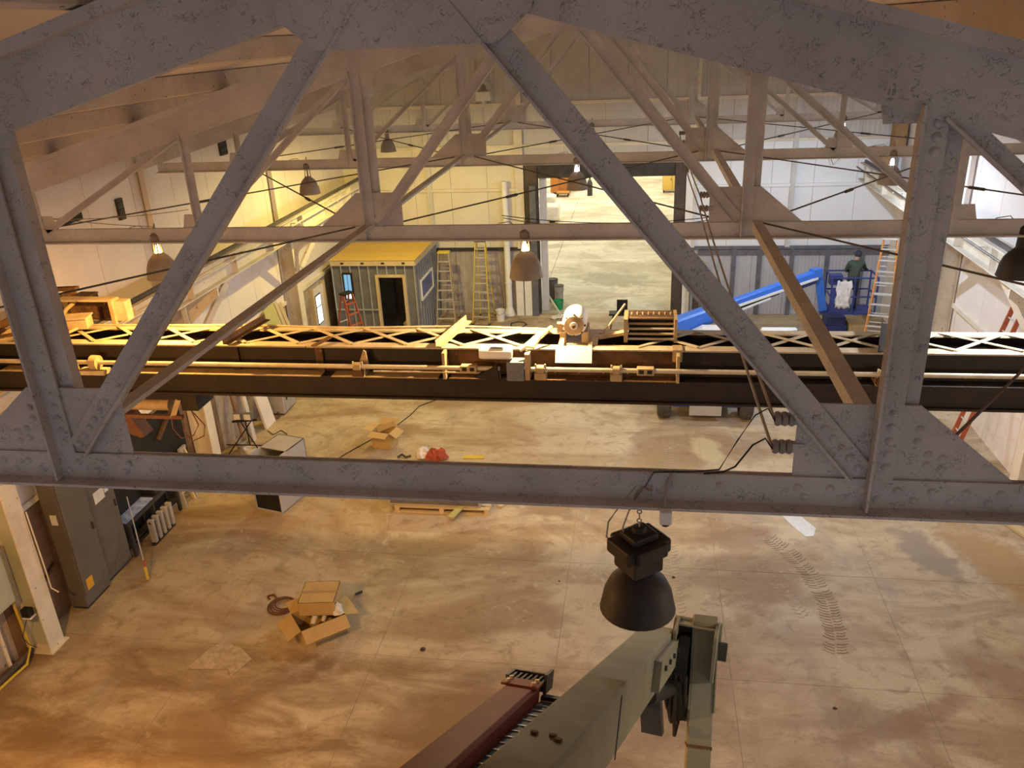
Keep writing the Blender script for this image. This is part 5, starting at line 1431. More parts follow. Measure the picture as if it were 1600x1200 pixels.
pal = thing('pallet', 'long wooden pallet under the grey unit', 'pallet', (-4.1, 15.1, 0))
for k in range(6):
    y0 = 14.72 + 0.165 * k
    MB().box(-5.12, -3.02, y0, y0 + 0.11, 0.12, 0.145).build('deck_board', 'wood', pal)
for x_ in (-5.10, -4.12, -3.14):
    MB().box(x_, x_ + 0.10, 14.72, 15.66, 0.025, 0.12).build('stringer', 'wood', pal)
for y0 in (14.72, 15.15, 15.55):
    MB().box(-5.12, -3.02, y0, y0 + 0.10, 0.0, 0.025).build('base_board', 'wood', pal)
t = MB().bar((-3.78, 14.35, 0.16), (-3.55, 15.1, 0.165), 0.14, 0.03, (1, 0, 0)).build('loose_plank', 'wood_green')
tag(t, 'yellowish plank sticking out over the pallet edge', 'plank')
t = tag(MB().bar((-2.88, 15.05, 0.0), (-2.53, 15.6, 0.0), 0.12, 0.05, (1, 0, 0)).build('wood_scrap', 'wood'), 'pale wood scrap on the floor at the pallet end', 'wood scrap')
t.location.z = 0.025
un = thing('grey_unit', 'long grey steel unit lying on the pallet', 'steel unit', (-4.15, 15.1, 0.145))
MB().box(-5.25, -3.22, 14.78, 15.75, 0.148, 0.64).build('unit_body', 'cab_light', un, bevel=0.008)
MB().box(-5.20, -3.27, 14.772, 14.78, 0.19, 0.60).build('front_panel', 'cab_grey', un)
MB().box(-4.82, -4.70, 14.766, 14.772, 0.42, 0.50).build('paper_label', 'paper', un)
MB().box(-3.72, -3.64, 14.766, 14.772, 0.40, 0.47).build('paper_label', 'paper', un)
MB().box(-4.5, -4.2, 14.766, 14.772, 0.40, 0.42).build('stencil', 'paper', un)
MB().box(-4.1, -3.95, 14.766, 14.772, 0.44, 0.455).build('stencil', 'paper', un)
t = thing('rag_bundle', 'crumpled red and white bundle on the floor behind the pallet', 'rags', (-4.85, 17.1, 0))
for k, (dx, dy, mt) in enumerate(((0, 0, 'red_cloth'), (0.22, 0.04, 'red_cloth'), (-0.24, 0.08, 'paper'))):
    m = MB().lathe([(0.0001, 0.24), (0.08, 0.20), (0.15, 0.10), (0.18, 0.0)], (-4.85 + dx, 17.15 + dy, 0), 8)
    for p in m.v:
        p += V((rnd.uniform(-.04, .04), rnd.uniform(-.04, .04), rnd.uniform(0, .05)))
    m.build('rag', mt, t)
t = tag(MB().path([(-5.7, 17.1, 0.03), (-5.62, 17.2, 0.06), (-5.5, 17.12, 0.03), (-5.4, 17.2, 0.03)], 0.03).build('wood_offcut', 'door_brown'), 'small dark scrap on the floor between carton and red bundle', 'scrap')
t = tag(MB().bar((-4.1, 17.25, 0.012), (-3.6, 17.28, 0.012), 0.14, 0.02, (0, 1, 0)).build('yellow_strip', 'hose'), 'yellow strip on the floor beside the red bundle', 'strip')

def carton(lab, loc, rz, w_, d_, h_, flaps, open_=True, mt='card', lift=0.0, flap_len=0.22):
    t = thing('carton', lab, 'carton', loc, rz, group='cardboard cartons on the floor')
    th = 0.008
    for nm, b in (('wall', (-w_ / 2, w_ / 2, -d_ / 2, -d_ / 2 + th, 0, h_)), ('wall', (-w_ / 2, w_ / 2, d_ / 2 - th, d_ / 2, 0, h_)), ('wall', (-w_ / 2, -w_ / 2 + th, -d_ / 2 + th, d_ / 2 - th, 0, h_)), ('wall', (w_ / 2 - th, w_ / 2, -d_ / 2 + th, d_ / 2 - th, 0, h_)), ('bottom', (-w_ / 2, w_ / 2, -d_ / 2, d_ / 2, 0, th))):
        MB().box(*b).build('carton_' + nm, mt, t, local=True)
    if open_:
        # flaps: angle out from vertical for front, back, left, right
        for side, ang in zip('fblr', flaps):
            if ang is None:
                continue
            a = math.radians(ang)
            dx, dz = math.sin(a) * flap_len, math.cos(a) * flap_len
            if side in 'fb':
                s = -1 if side == 'f' else 1
                y0 = s * d_ / 2
                m = MB().loft((-w_ / 2, 0, 0), (w_ / 2, 0, 0), [(y0, h_), (y0 + s * dx, h_ + dz), (y0 + s * dx - s * th * math.cos(a), h_ + dz + th * math.sin(a)), (y0 - s * th, h_)], (0, 1, 0), (0, 0, 1))
            else:
                s = -1 if side == 'l' else 1
                x0 = s * w_ / 2
                m = MB().loft((0, -d_ / 2, 0), (0, d_ / 2, 0), [(x0, h_), (x0 + s * dx, h_ + dz), (x0 + s * dx - s * th * math.cos(a), h_ + dz + th * math.sin(a)), (x0 - s * th, h_)], (1, 0, 0), (0, 0, 1))
            m.build('flap', 'card' if mt == 'card' else mt, t, local=True)
    else:
        MB().box(-w_ / 2, w_ / 2, -d_ / 2, d_ / 2, h_ - th, h_).build('lid', mt, t, local=True)
        MB().box(-w_ / 2, w_ / 2, -0.03, 0.03, h_, h_ + 0.002).build('tape', 'card_in', t, local=True)
    return t
t = carton('open carton with drooping flaps under the closed carton', (-5.35, 10.85, 0), math.radians(40), 0.78, 0.56, 0.36, (118, 75, 112, 112), flap_len=0.26)
MB().tube((-0.12, -0.02, 0.20), (0.02, 0.12, 0.34), 0.05, 10).build('paper_roll', 'paper', t, local=True)
MB().tube((0.05, -0.08, 0.22), (0.16, 0.06, 0.33), 0.04, 10).build('paper_roll', 'paper', t, local=True)
carton('closed carton resting askew on top of the open one', (-5.38, 11.10, 0.36), math.radians(8), 0.62, 0.60, 0.27, None, open_=False)
m = MB().lathe([(0.0001, 0.20), (0.06, 0.16), (0.10, 0.08), (0.10, 0.0)], (-5.02, 10.92, 0.36), 9)
for p in m.v:
    p += V((rnd.uniform(-.03, .03), rnd.uniform(-.03, .03), rnd.uniform(-.02, .03)))
tag(m.build('packing_paper', 'paper'), 'crumpled white packing paper between the two cartons', 'paper')
t = carton('open carton standing alone near the crane shadow', (-6.20, 17.75, 0), math.radians(-12), 0.50, 0.42, 0.46, (105, 60, 80, 120), flap_len=0.22)
MB().bar((-0.15, -0.05, 0.44), (0.22, 0.16, 0.58), 0.14, 0.02).build('inner_flap', 'card', t, local=True)
t = thing('cable_coil', 'coiled dark red cable on the floor beside the cartons', 'cable coil', (-6.12, 11.45, 0))
for k in range(4):
    r_ = 0.25 - 0.03 * k
    pts = [(-6.30 + 0.02 * k + r_ * math.cos(a * math.pi / 10), 11.42 + r_ * math.sin(a * math.pi / 10), 0.016 + 0.018 * k) for a in range(21)]
    MB().path(pts, 0.014).build('cable_loop', 'coil', t)
MB().path([(-6.46, 11.60, 0.016), (-6.58, 11.72, 0.02), (-6.68, 11.66, 0.016), (-6.60, 11.58, 0.016)], 0.016).build('cable_end', 'coil', t)
t = MB().bar((-5.05, 11.85, 0.012), (-4.95, 11.95, 0.012), 0.06, 0.024, (0, 0, 1)).build('wood_chip', 'door_brown')
tag(t, 'tiny dark chip on the floor behind the cartons', 'chip')
t = MB().prism([(-7.25, 9.72), (-6.55, 9.78), (-6.42, 9.62), (-6.25, 10.05), (-6.55, 10.28), (-6.95, 10.42), (-7.10, 10.20)], 0.002, 0.010, 'xy').build('printed_sheet', 'printed')
tag(t, 'flattened printed paper sheet lying on the floor', 'paper sheet')
t = MB().prism([(3.02, 15.2), (3.2, 15.32), (3.42, 15.15), (3.62, 14.75), (3.52, 14.48), (3.36, 14.45), (3.15, 14.85)], 0.002, 0.008, 'xy').build('plastic_film', 'sheet')
tag(t, 'pale shiny piece of film on the floor by the tyre prints', 'film')
t = MB().bar((7.2, 15.6, 0.04), (7.75, 14.3, 0.04), 0.20, 0.06, (1, 0, 0)).build('timber_baulk', 'wood')
tag(t, 'pale timber lying at the foot of the bright wall', 'timber')
for k, (x_, y_, s_) in enumerate(((-3.45, 10.55, 0.05), (0.75, 12.9, 0.035), (-1.35, 12.6, 0.02), (3.0, 9.9, 0.03))):
    m = MB().lathe([(0.0001, s_ * 0.8), (s_ * 0.7, s_ * 0.5), (s_, 0)], (x_, y_, 0), 7)
    for p in m.v:
        p += V((rnd.uniform(-.3, .3) * s_, rnd.uniform(-.3, .3) * s_, 0))
    tag(m.build('debris_lump', 'door_brown'), ['dark lump of dirt on the floor left of the maroon boom', 'dark lump of dirt on the floor by the tyre track', 'tiny dirt lump on the slab joint behind the lamp', 'small dirt lump near the jib on the open floor'][k], 'dirt lump')
# ================================================================== blue boom lift with a person in its platform
lift = thing('boom_lift', 'blue boom lift parked behind the crane, boom raised', 'boom lift', (1.8, 21.0, 0))
MB().box(0.95, 2.55, 19.6, 22.4, 0.38, 0.72).build('chassis', 'blue_dark', lift, bevel=0.03)
MB().box(0.70, 2.80, 19.75, 20.0, 0.34, 0.50).build('axle', 'blue', lift)
MB().box(0.70, 2.80, 21.9, 22.15, 0.34, 0.50).build('axle', 'blue', lift)
MB().box(1.35, 2.15, 19.50, 19.62, 0.20, 0.46).build('front_plate', 'cab_light', lift)
for wx in (0.72, 2.78):
    for wy in (19.88, 22.02):
        wh = MB().lathe([(0.22, -0.16), (0.36, -0.17), (0.42, -0.13), (0.42, 0.13), (0.36, 0.17), (0.22, 0.16)], (wx, wy, 0.42), 26, 'x', True).build('wheel', 'tyre', lift, smooth=True)
        MB().lathe([(0.0001, -0.13), (0.215, -0.12), (0.215, 0.12), (0.0001, 0.13)], (wx, wy, 0.42), 18, 'x').build('hub', 'blue_dark', wh, smooth=True)
        tb = MB()
        for k in range(14):
            a = 2 * math.pi * k / 14
            for sx in (-1, 1):
                c = V((wx + sx * 0.075, wy + 0.425 * math.cos(a + 0.1 * sx), 0.42 + 0.425 * math.sin(a + 0.1 * sx)))
                if c.z > 0.02:
                    tb.cbox(c, (0.13, 0.03, 0.05), Matrix.Rotation(a, 3, 'X'))
        o = tb.build('tread_lugs', 'tyre', wh)
        o['kind'] = 'stuff'
MB().lathe([(0.0001, 0.72), (0.55, 0.72), (0.55, 0.86), (0.0001, 0.86)], (1.7, 21.2, 0), 24).build('turntable', 'blue_dark', lift)
hd = MB().prism([(1.30, 0.90), (3.0, 0.90), (3.0, 1.62), (2.80, 1.80), (1.75, 1.80), (1.30, 1.55)], 21.2, 22.0).build('engine_hood', 'white_paint', lift, bevel=0.05)
MB().box(2.0, 2.6, 21.19, 21.2, 1.05, 1.4).build('grille', 'cab_grey', hd)
MB().box(3.3, 4.25, 21.3, 21.9, 1.05, 1.78).build('counter_box', 'white_paint', lift, bevel=0.06)
MB().box(2.9, 3.4, 21.4, 21.8, 0.95, 1.1).build('box_arm', 'blue_dark', lift)
MB().tube((3.05, 21.35, 1.80), (4.2, 21.35, 1.86), 0.012).build('hand_rail', 'steel_dark', lift)
# boom: blue outer, white inner, tip head
b0, b1 = V((0.95, 21.75, 1.78)), V((5.15, 24.65, 2.38))
bd = (b1 - b0).normalized()
mid = b0.lerp(b1, 0.36)
oc = [(-0.15, -0.22), (0.15, -0.22), (0.19, -0.10), (0.19, 0.19), (0.13, 0.24), (-0.13, 0.24), (-0.19, 0.19), (-0.19, -0.10)]
sdir = bd.cross(V((0, 0, 1))).normalized()
udir = sdir.cross(bd).normalized()
bm_ = MB().loft(b0, mid, oc, sdir, udir).build('boom_base', 'blue', lift)
MB().loft(mid - bd * 0.1, b1, [(a * 0.62, b * 0.62 + 0.05) for a, b in oc], sdir, udir).build('boom_fly', 'blue', lift)
MB().bar(mid + sdir * 0.14 + udir * 0.02, b1 + sdir * 0.13 + udir * -0.02, 0.07, 0.03, udir).build('boom_rail', 'white_paint', lift)
MB().bar(mid + sdir * 0.14 - udir * 0.13, mid.lerp(b1, 0.45) + sdir * 0.13 - udir * 0.10, 0.06, 0.05, udir).build('hose_track', 'white_paint', lift)
MB().bar(mid + sdir * 0.12 - udir * 0.06, mid.lerp(b1, 0.55) + sdir * 0.12 - udir * 0.05, 0.06, 0.05, udir).build('hose_pack', 'black', lift)
MB().bar(b1 - bd * 0.9 - udir * 0.12, b1 - udir * 0.12, 0.14, 0.16, udir).build('lift_cylinder', 'blue_dark', lift)
MB().cbox(b1 + V((0.02, 0, 0.10)), (0.32, 0.25, 0.30), Matrix.Rotation(0.6, 3, 'Z')).build('boom_head', 'blue', lift, bevel=0.02)
MB().bar(b1 + V((0.10, 0.05, 0.10)), (5.55, 25.0, 1.25), 0.22, 0.16, (1, 0, 0)).build('jib', 'blue', lift)
# platform with guard rails
px0, px1, py0, py1, pz = 5.75, 7.05, 25.0, 25.85, 1.15
pf = MB().box(px0, px1, py0, py1, pz - 0.06, pz).build('platform', 'blue_dark', lift)
MB().bar((5.5, 25.05, 1.22), (6.1, 25.3, 1.07), 0.18, 0.14).build('platform_arm', 'blue_dark', pf)
for (x_, y_) in ((px0, py0), (px1, py0), (px0, py1), (px1, py1), ((px0 + px1) / 2, py0), ((px0 + px1) / 2, py1)):
    MB().tube((x_, y_, pz), (x_, y_, pz + 1.08), 0.028, 8).build('rail_post', 'blue_dark', pf)
for zz in (0.5, 1.08):
    for p, q_ in (((px0, py0), (px1, py0)), ((px1, py0), (px1, py1)), ((px1, py1), (px0, py1)), ((px0, py1), (px0, py0))):
        MB().tube((*p, pz + zz), (*q_, pz + zz), 0.026, 8).build('guard_rail', 'blue_dark', pf)
MB().box(px0, px0 + 0.02, py0, py1, pz, pz + 0.16).build('toe_board', 'blue_dark', pf)
MB().box(px0 + 0.02, px0 + 0.55, py0 - 0.02, py0, pz, pz + 0.75).build('mesh_panel', 'blue_dark', pf)
MB().box(px0 - 0.05, px0 + 0.30, py0 + 0.05, py0 + 0.35, pz + 0.85, pz + 1.15).build('control_box', 'blue_dark', pf)
t = thing('tarp_bundle', 'crumpled pale sheet hanging on the lift platform', 'sheet', (6.0, 24.9, 1.2))
m = MB()
N, K = 9, 10
vs, fs = [], []
for i in range(N):
    for j in range(K):
        vs.append((5.88 + 0.42 * i / (N - 1) + 0.02 * math.sin(j * 1.7 + i), 24.955 + 0.03 * math.sin(i * 2.2 + j * 0.8) - 0.02 * (j % 2), 1.30 + 0.85 * j / (K - 1) + 0.03 * math.sin(i * 1.9)))
for i in range(N - 1):
    for j in range(K - 1):
        fs.append((i * K + j, (i + 1) * K + j, (i + 1) * K + j + 1, i * K + j + 1))
o = m.add(vs, fs).build('cloth', 'paper', t, smooth=True)
sm = o.modifiers.new('solid', 'SOLIDIFY')
sm.thickness = 0.02
# stacks of material under the platform
t = thing('material_stack', 'dark blue stack of crates under the lift platform', 'crates', (6.3, 26.3, 0))
for k, b in enumerate(((5.9, 6.6, 26.1, 26.8, 0.0, 0.34), (5.95, 6.55, 26.12, 26.75, 0.34, 0.62), (6.65, 7.2, 26.0, 26.7, 0.0, 0.42))):
    MB().box(*b).build('crate', 'blue_dark' if k < 2 else 'wood', t, bevel=0.02)
t = tag(MB().box(5.5, 6.5, 24.1, 25.2, 0.0, 0.03).build('floor_tarp', 'blue_dark', bevel=0.01), 'dark blue tarp on the floor under the platform', 'tarp')

# ------------------------------------------------------------------ person, back to the camera, leaning over the rail
per = thing('person', 'person in dark green jacket and dark cap working from the lift platform', 'person', (6.42, 25.35, pz))
J, E_, Rr = [], [], []
def jt(p, r, par=None):
    J.append(V(p))
    Rr.append(r)
    if par is not None:
        E_.append((par, len(J) - 1))
    return len(J) - 1
pel = jt((0, 0, 0.94), (0.165, 0.125))
ab = jt((0.02, 0.02, 1.10), (0.165, 0.125), pel)
ch = jt((0.04, 0.06, 1.30), (0.195, 0.135), ab)
ut = jt((0.06, 0.10, 1.44), (0.165, 0.11), ch)
nk = jt((0.08, 0.14, 1.53), (0.062, 0.062), ut)
hb = jt((0.095, 0.17, 1.60), (0.078, 0.086), nk)
hm_ = jt((0.105, 0.19, 1.68), (0.082, 0.098), hb)
ht = jt((0.105, 0.185, 1.765), (0.052, 0.062), hm_)
for s in (-1, 1):
    hp = jt((s * 0.095, 0.0, 0.88), (0.098, 0.098), pel)
    kn = jt((s * 0.12, 0.04 + 0.02 * s, 0.50), (0.066, 0.066), hp)
    an = jt((s * 0.13, -0.01 + 0.03 * s, 0.10), (0.046, 0.046), kn)
    he = jt((s * 0.13, 0.0 + 0.03 * s, 0.045), (0.046, 0.046), an)
    to = jt((s * 0.14, 0.17 + 0.03 * s, 0.035), (0.042, 0.034), he)
    sh = jt((0.06 + s * 0.19, 0.10, 1.42), (0.076, 0.076), ut)
    if s > 0:
        el = jt((0.36, 0.22, 1.22), (0.055, 0.055), sh)
        wr = jt((0.46, 0.42, 1.14), (0.040, 0.040), el)
        hd_dir = V((0.35, 0.90, -0.15)).normalized()
    else:
        el = jt((-0.20, 0.20, 1.16), (0.055, 0.055), sh)
        wr = jt((0.0, 0.40, 1.11), (0.040, 0.040), el)
        hd_dir = V((0.75, 0.62, -0.1)).normalized()
    wp = J[wr]
    side = hd_dir.cross(V((0, 0, 1))).normalized()
    pm = jt(wp + hd_dir * 0.075, (0.036, 0.026), wr)
    for k, (off, ln) in enumerate(((-0.033, 0.060), (-0.011, 0.072), (0.012, 0.068), (0.033, 0.052))):
        f1 = jt(J[pm] + hd_dir * 0.035 + side * off, (0.0095, 0.0095), pm)
        f2 = jt(J[f1] + hd_dir * ln * 0.5 + V((0, 0, -0.014)), (0.009, 0.009), f1)
        jt(J[f2] + hd_dir * ln * 0.32 + V((0, 0, -0.030)), (0.008, 0.008), f2)
    t1 = jt(wp + hd_dir * 0.045 - side * 0.040 * s, (0.011, 0.011), wr)
    t2 = jt(J[t1] + hd_dir * 0.035 - side * 0.018 * s + V((0, 0, -0.012)), (0.010, 0.010), t1)
me = bpy.data.meshes.new('body')
me.from_pydata([tuple(p) for p in J], E_, [])
body = bpy.data.objects.new('body', me)
col.objects.link(body)
body.parent = per
sk = body.modifiers.new('skin', 'SKIN')
sk.use_smooth_shade = True
for i, r in enumerate(Rr):
    me.skin_vertices[0].data[i].radius = r
    me.skin_vertices[0].data[i].use_root = (i == 0)
sb = body.modifiers.new('sub', 'SUBSURF')
sb.levels = sb.render_levels = 2
dg = bpy.context.evaluated_depsgraph_get()
ev = body.evaluated_get(dg)
nm = bpy.data.meshes.new_from_object(ev)
body.modifiers.clear()
body.data = nm
nm.materials.clear()
for k in ('jacket', 'trouser', 'skin', 'black'):
    nm.materials.append(M[k])
for p in nm.polygons:
    c = p.center
    p.use_smooth = True
    d_r, d_l = (c - V((0.46, 0.42, 1.14))), (c - V((0.0, 0.40, 1.11)))
    if c.z < 0.09:
        p.material_index = 3
    elif c.z < 0.93:
        p.material_index = 1
    elif c.z > 1.525 or d_r.dot(V((0.35, 0.90, -0.15))) > 0.0 and d_r.length < 0.25 or d_l.dot(V((0.75, 0.62, -0.1))) > 0.0 and d_l.length < 0.25:
        p.material_index = 2
    else:
        p.material_index = 0
cp = MB().lathe([(0.0001, 0.085), (0.05, 0.080), (0.085, 0.055), (0.103, 0.0), (0.104, -0.03), (0.098, -0.03)], (0.105, 0.185, 1.70), 18)
cp.build('cap', 'cap', per, local=True, smooth=True)
MB().prism([(0.03, 0.27), (0.18, 0.27), (0.20, 0.36), (0.105, 0.385), (0.01, 0.36)], 1.678, 1.69, 'xy').build('cap_peak', 'cap', per, local=True)
MB().lathe([(0.185, 0.905), (0.192, 0.93), (0.188, 0.96)], (0.0, 0.005, 0), 18).build('jacket_hem', 'jacket', per, local=True, smooth=True)
# face on the far side of the head
for s in (-1, 1):
    MB().lathe([(0.0001, 0.012), (0.009, 0.008), (0.012, 0)], (0.105 + s * 0.032, 0.272, 1.665), 8, 'y').build('eye', 'paper', per, local=True)
    MB().lathe([(0.0001, 0.012), (0.018, 0.008), (0.024, 0)], (0.105 + s * 0.083, 0.18, 1.655), 8, 'x').build('ear', 'skin', per, local=True)
MB().bar((0.105, 0.27, 1.66), (0.105, 0.30, 1.625), 0.026, 0.024, (1, 0, 0)).build('nose', 'skin', per, local=True)
MB().bar((0.08, 0.272, 1.595), (0.13, 0.272, 1.595), 0.010, 0.012).build('mouth', 'red_cloth', per, local=True)
MB().lathe([(0.093, 0.0), (0.094, -0.03), (0.085, -0.07), (0.070, -0.09)], (0.100, 0.168, 1.69), 16).build('hair', 'cap', per, local=True, smooth=True)

# ================================================================== lift arms below the camera
def frame_of(a, b, up=(0, 0, 1)):
    d = (V(b) - V(a)).normalized()
    s = d.cross(V(up)).normalized()
    u = s.cross(d).normalized()
    return d, s, u
tip, near = V((0.206, 5.146, 5.226)), V((-0.528, 1.152, 7.715))
d, s, u = frame_of(near, tip)
arm = thing('lift_arm', 'olive grey box lift arm with a folded jib', 'lift arm', tip)
W2, H2 = 0.120, 0.30
MB().loft(near, tip, [(-W2, -H2), (W2, -H2), (W2, -0.015), (W2 - 0.015, 0), (-W2 + 0.015, 0), (-W2, -0.015)], s, u).build('box_beam', 'boom', arm, bevel=0.004)
q0 = tip - d * 1.15
MB().loft(q0, tip + d * 0.02, [(W2, -0.24), (W2 + 0.05, -0.24), (W2 + 0.05, -0.05), (W2, -0.05)], s, u).build('side_plate', 'boom', arm)
for k in range(4):
    c = q0 + d * (0.2 + 0.25 * k) + s * (W2 + 0.052) - u * 0.12
    MB().tube(c, c + s * 0.015, 0.018, 8).build('bolt', 'steel_dark', arm)
for a_, b_ in ((-0.05, 0.25), (0.02, 0.28), (0.05, 0.2)):
    c = near.lerp(tip, 0.27 + b_ * 0.1) + s * a_
    MB().tube(c, c + u * 0.012, 0.016, 8).build('bolt', 'crane_rust', arm)
MB().loft(near.lerp(tip, 0.50) - u * 0.02, near.lerp(tip, 0.505) - u * 0.02, [(W2, -H2), (W2 + 0.004, -H2), (W2 + 0.004, 0), (W2, 0)], s, u).build('weld_seam', 'steel_dark', arm)
# fork head and pin
hx = tip + s * 0.20 + d * 0.02
for off in (-0.02, 0.27):
    c0 = tip + s * (W2 + 0.03 + off)
    MB().loft(c0, c0 + s * 0.022, [(-0.20, -0.30), (0.16, -0.36), (0.26, -0.10), (0.24, 0.05), (0.02, 0.10), (-0.22, 0.02)], d, u).build('fork_plate', 'boom', arm)
MB().tube(tip + s * (W2 - 0.02) + d * 0.14 - u * 0.0, tip + s * (W2 + 0.34) + d * 0.14 - u * 0.0, 0.085, 18).build('pivot_tube', 'boom', arm, smooth=True)
MB().loft(tip + s * (W2 + 0.03), tip + s * (W2 + 0.30), [(-0.10, 0.06), (0.20, 0.06), (0.25, 0.0), (0.24, -0.015), (0.18, 0.045), (-0.10, 0.045)], d, u).build('head_cover', 'boom', arm)
MB().tube(tip + s * (W2 + 0.32) - u * 0.12 + d * 0.1, tip + s * (W2 + 0.39) - u * 0.12 + d * 0.1, 0.07, 14).build('pivot_cap', 'steel_dark', arm, smooth=True)
# jib hanging from the fork back under the camera
j0 = tip + s * 0.335 + d * 0.04 + u * 0.0
j1 = j0 + V((-0.10, -1.05, -1.25))
jd, js, ju = frame_of(j0, j1, (0, -1, 0.6))
MB().loft(j0 - jd * 0.13, j1, [(-0.085, -0.09), (0.085, -0.09), (0.085, 0.09), (-0.085, 0.09)], js, ju).build('jib', 'boom', arm, bevel=0.006)
for sg in (-1, 1):
    MB().loft(j0 - jd * 0.08, j0 + jd * 0.55, [(sg * 0.085, -0.10), (sg * 0.095, -0.10), (sg * 0.095, 0.10), (sg * 0.085, 0.10)], js, ju).build('jib_cheek', 'boom', arm)
MB().loft(j0 + jd * 0.78, j0 + jd * 0.80, [(-0.09, -0.095), (0.09, -0.095), (0.09, 0.095), (-0.09, 0.095)], js, ju).build('jib_collar', 'crane_rust', arm)
MB().loft(tip + s * (W2 + 0.055), tip + s * (W2 + 0.13), [(-0.22, -0.34), (0.16, -0.34), (0.18, -0.02), (-0.16, -0.02)], d, u).build('fold_shade', 'black', arm)  # added black block paints the shadowed gap between arm and jib
# cylinder and hoses in the fold
k0 = tip + s * 0.06 - d * 0.75 - u * 0.36
MB().tube(k0, tip + s * 0.20 - u * 0.40 + d * 0.05, 0.06, 12).build('cylinder', 'black', arm, smooth=True)
MB().bar(tip + s * 0.16 - d * 0.32 - u * 0.30, tip + s * 0.20 - d * 0.02 - u * 0.62, 0.12, 0.08).build('link', 'black', arm)
for k in range(5):
    a0 = tip + s * (0.12 + 0.035 * k) - d * 0.35 - u * 0.26
    a1 = tip + s * (0.14 + 0.03 * k) - d * (0.15 - 0.05 * k) - u * (0.55 + 0.10 * (k % 3))
    a2 = tip + s * (0.22 + 0.01 * k) - d * 0.05 - u * (0.50 - 0.02 * k)
    a3 = tip + s * 0.22 + d * 0.02 - u * 0.22
    MB().path([a0, a0.lerp(a1, 0.6) - u * 0.05, a1, a1.lerp(a2, 0.5) + d * 0.06, a2, a3], 0.014, 8).build('hose', 'black', arm, smooth=True)
pts = []
for k in range(13):
    an = k * math.pi / 6
    pts.append(tip + s * (0.02 + 0.04 * math.cos(an)) - d * 0.30 - u * (0.62 + 0.04 * math.sin(an)) + V((0, 0, -0.004 * k)))
MB().path(pts, 0.008, 6).build('hose_loop', 'black', arm)
MB().loft(tip - d * 0.62 - u * 0.30, tip - d * 0.60 - u * 0.62 + s * 0.05, [(-0.02, -0.06), (0.12, -0.06), (0.12, 0.06), (-0.02, 0.06)], s, d).build('lower_bracket', 'steel_dark', arm)

tip2, near2 = V((-0.686, 4.138, 5.529)), V((-1.006, 1.541, 7.154))
d, s, u = frame_of(near2, tip2)
arm2 = thing('telescopic_arm', 'glossy maroon telescopic arm with black cable carrier', 'lift arm', tip2)
MB().loft(near2, tip2, [(-0.105, -0.16), (0.105, -0.16), (0.105, -0.02), (0.085, 0), (-0.085, 0), (-0.105, -0.02)], s, u).build('tube_beam', 'maroon', arm2, bevel=0.004)
MB().loft(tip2 - d * 0.16, tip2 + d * 0.03, [(-0.12, 0.0), (0.12, 0.0), (0.12, 0.014), (-0.12, 0.014)], s, u).build('end_pad', 'maroon', arm2)
for sx in (-0.085, 0.085):
    for dd in (-0.12, -0.02):
        c = tip2 + s * sx + d * dd + u * 0.014
        MB().tube(c, c + u * 0.02, 0.016, 6).build('bolt', 'shaft', arm2)
MB().loft(tip2 + d * 0.03, tip2 + d * 0.24, [(-0.125, -0.05), (0.125, -0.05), (0.125, -0.02), (-0.125, -0.02)], s, u).build('grille_base', 'black', arm2)
for k in range(7):
    MB().loft(tip2 + d * 0.03, tip2 + d * 0.24, [(-0.115 + 0.036 * k, -0.02), (-0.100 + 0.036 * k, -0.02), (-0.100 + 0.036 * k, 0.012), (-0.115 + 0.036 * k, 0.012)], s, u).build('grille_bar', 'black', arm2)
MB().bar(tip2 + d * 0.24 - s * 0.13, tip2 + d * 0.24 + s * 0.13, 0.05, 0.03, u).build('grille_end', 'steel_dark', arm2)
MB().bar(tip2 + d * 0.03 + s * 0.13, tip2 + d * 0.25 + s * 0.13, 0.12, 0.02, u).build('grille_side', 'steel_dark', arm2)
MB().bar(tip2 + d * 0.03 - s * 0.13, tip2 + d * 0.25 - s * 0.13, 0.05, 0.02, u).build('grille_side', 'steel_dark', arm2)
# cable carrier chain beside the beam
for k in range(24):
    f = k / 24.0
    c = tip2.lerp(near2, f) + s * 0.20 - u * 0.10
    lk = MB().loft(c, c - d * 0.125, [(-0.085, -0.06), (0.085, -0.06), (0.085, 0.0), (-0.085, 0.0)], s, u).build('carrier_link', 'black', arm2)
    MB().bar(c - d * 0.01 - s * 0.08 + u * 0.004, c - d * 0.01 + s * 0.08 + u * 0.004, 0.008, 0.012, u).build('link_bar', 'galv', lk)
for k in range(7):
    a0 = math.radians(-90 + 30 * k)
    c = tip2 + s * 0.20 - u * 0.24 + d * (0.14 * math.cos(a0) + 0.04) + u * 0.14 * math.sin(a0) * 1.0
    dirn = (-d * math.sin(a0) + u * math.cos(a0)).normalized()
    lk = MB().loft(c - dirn * 0.04, c + dirn * 0.04, [(-0.085, -0.03), (0.085, -0.03), (0.085, 0.03), (-0.085, 0.03)], s, dirn.cross(s)).build('carrier_link', 'black', arm2)
    MB().bar(c + s * 0.088 - dirn * 0.025, c + s * 0.088 + dirn * 0.025, 0.02, 0.006, (d * math.cos(a0) + u * math.sin(a0))).build('link_bar', 'paper', lk)

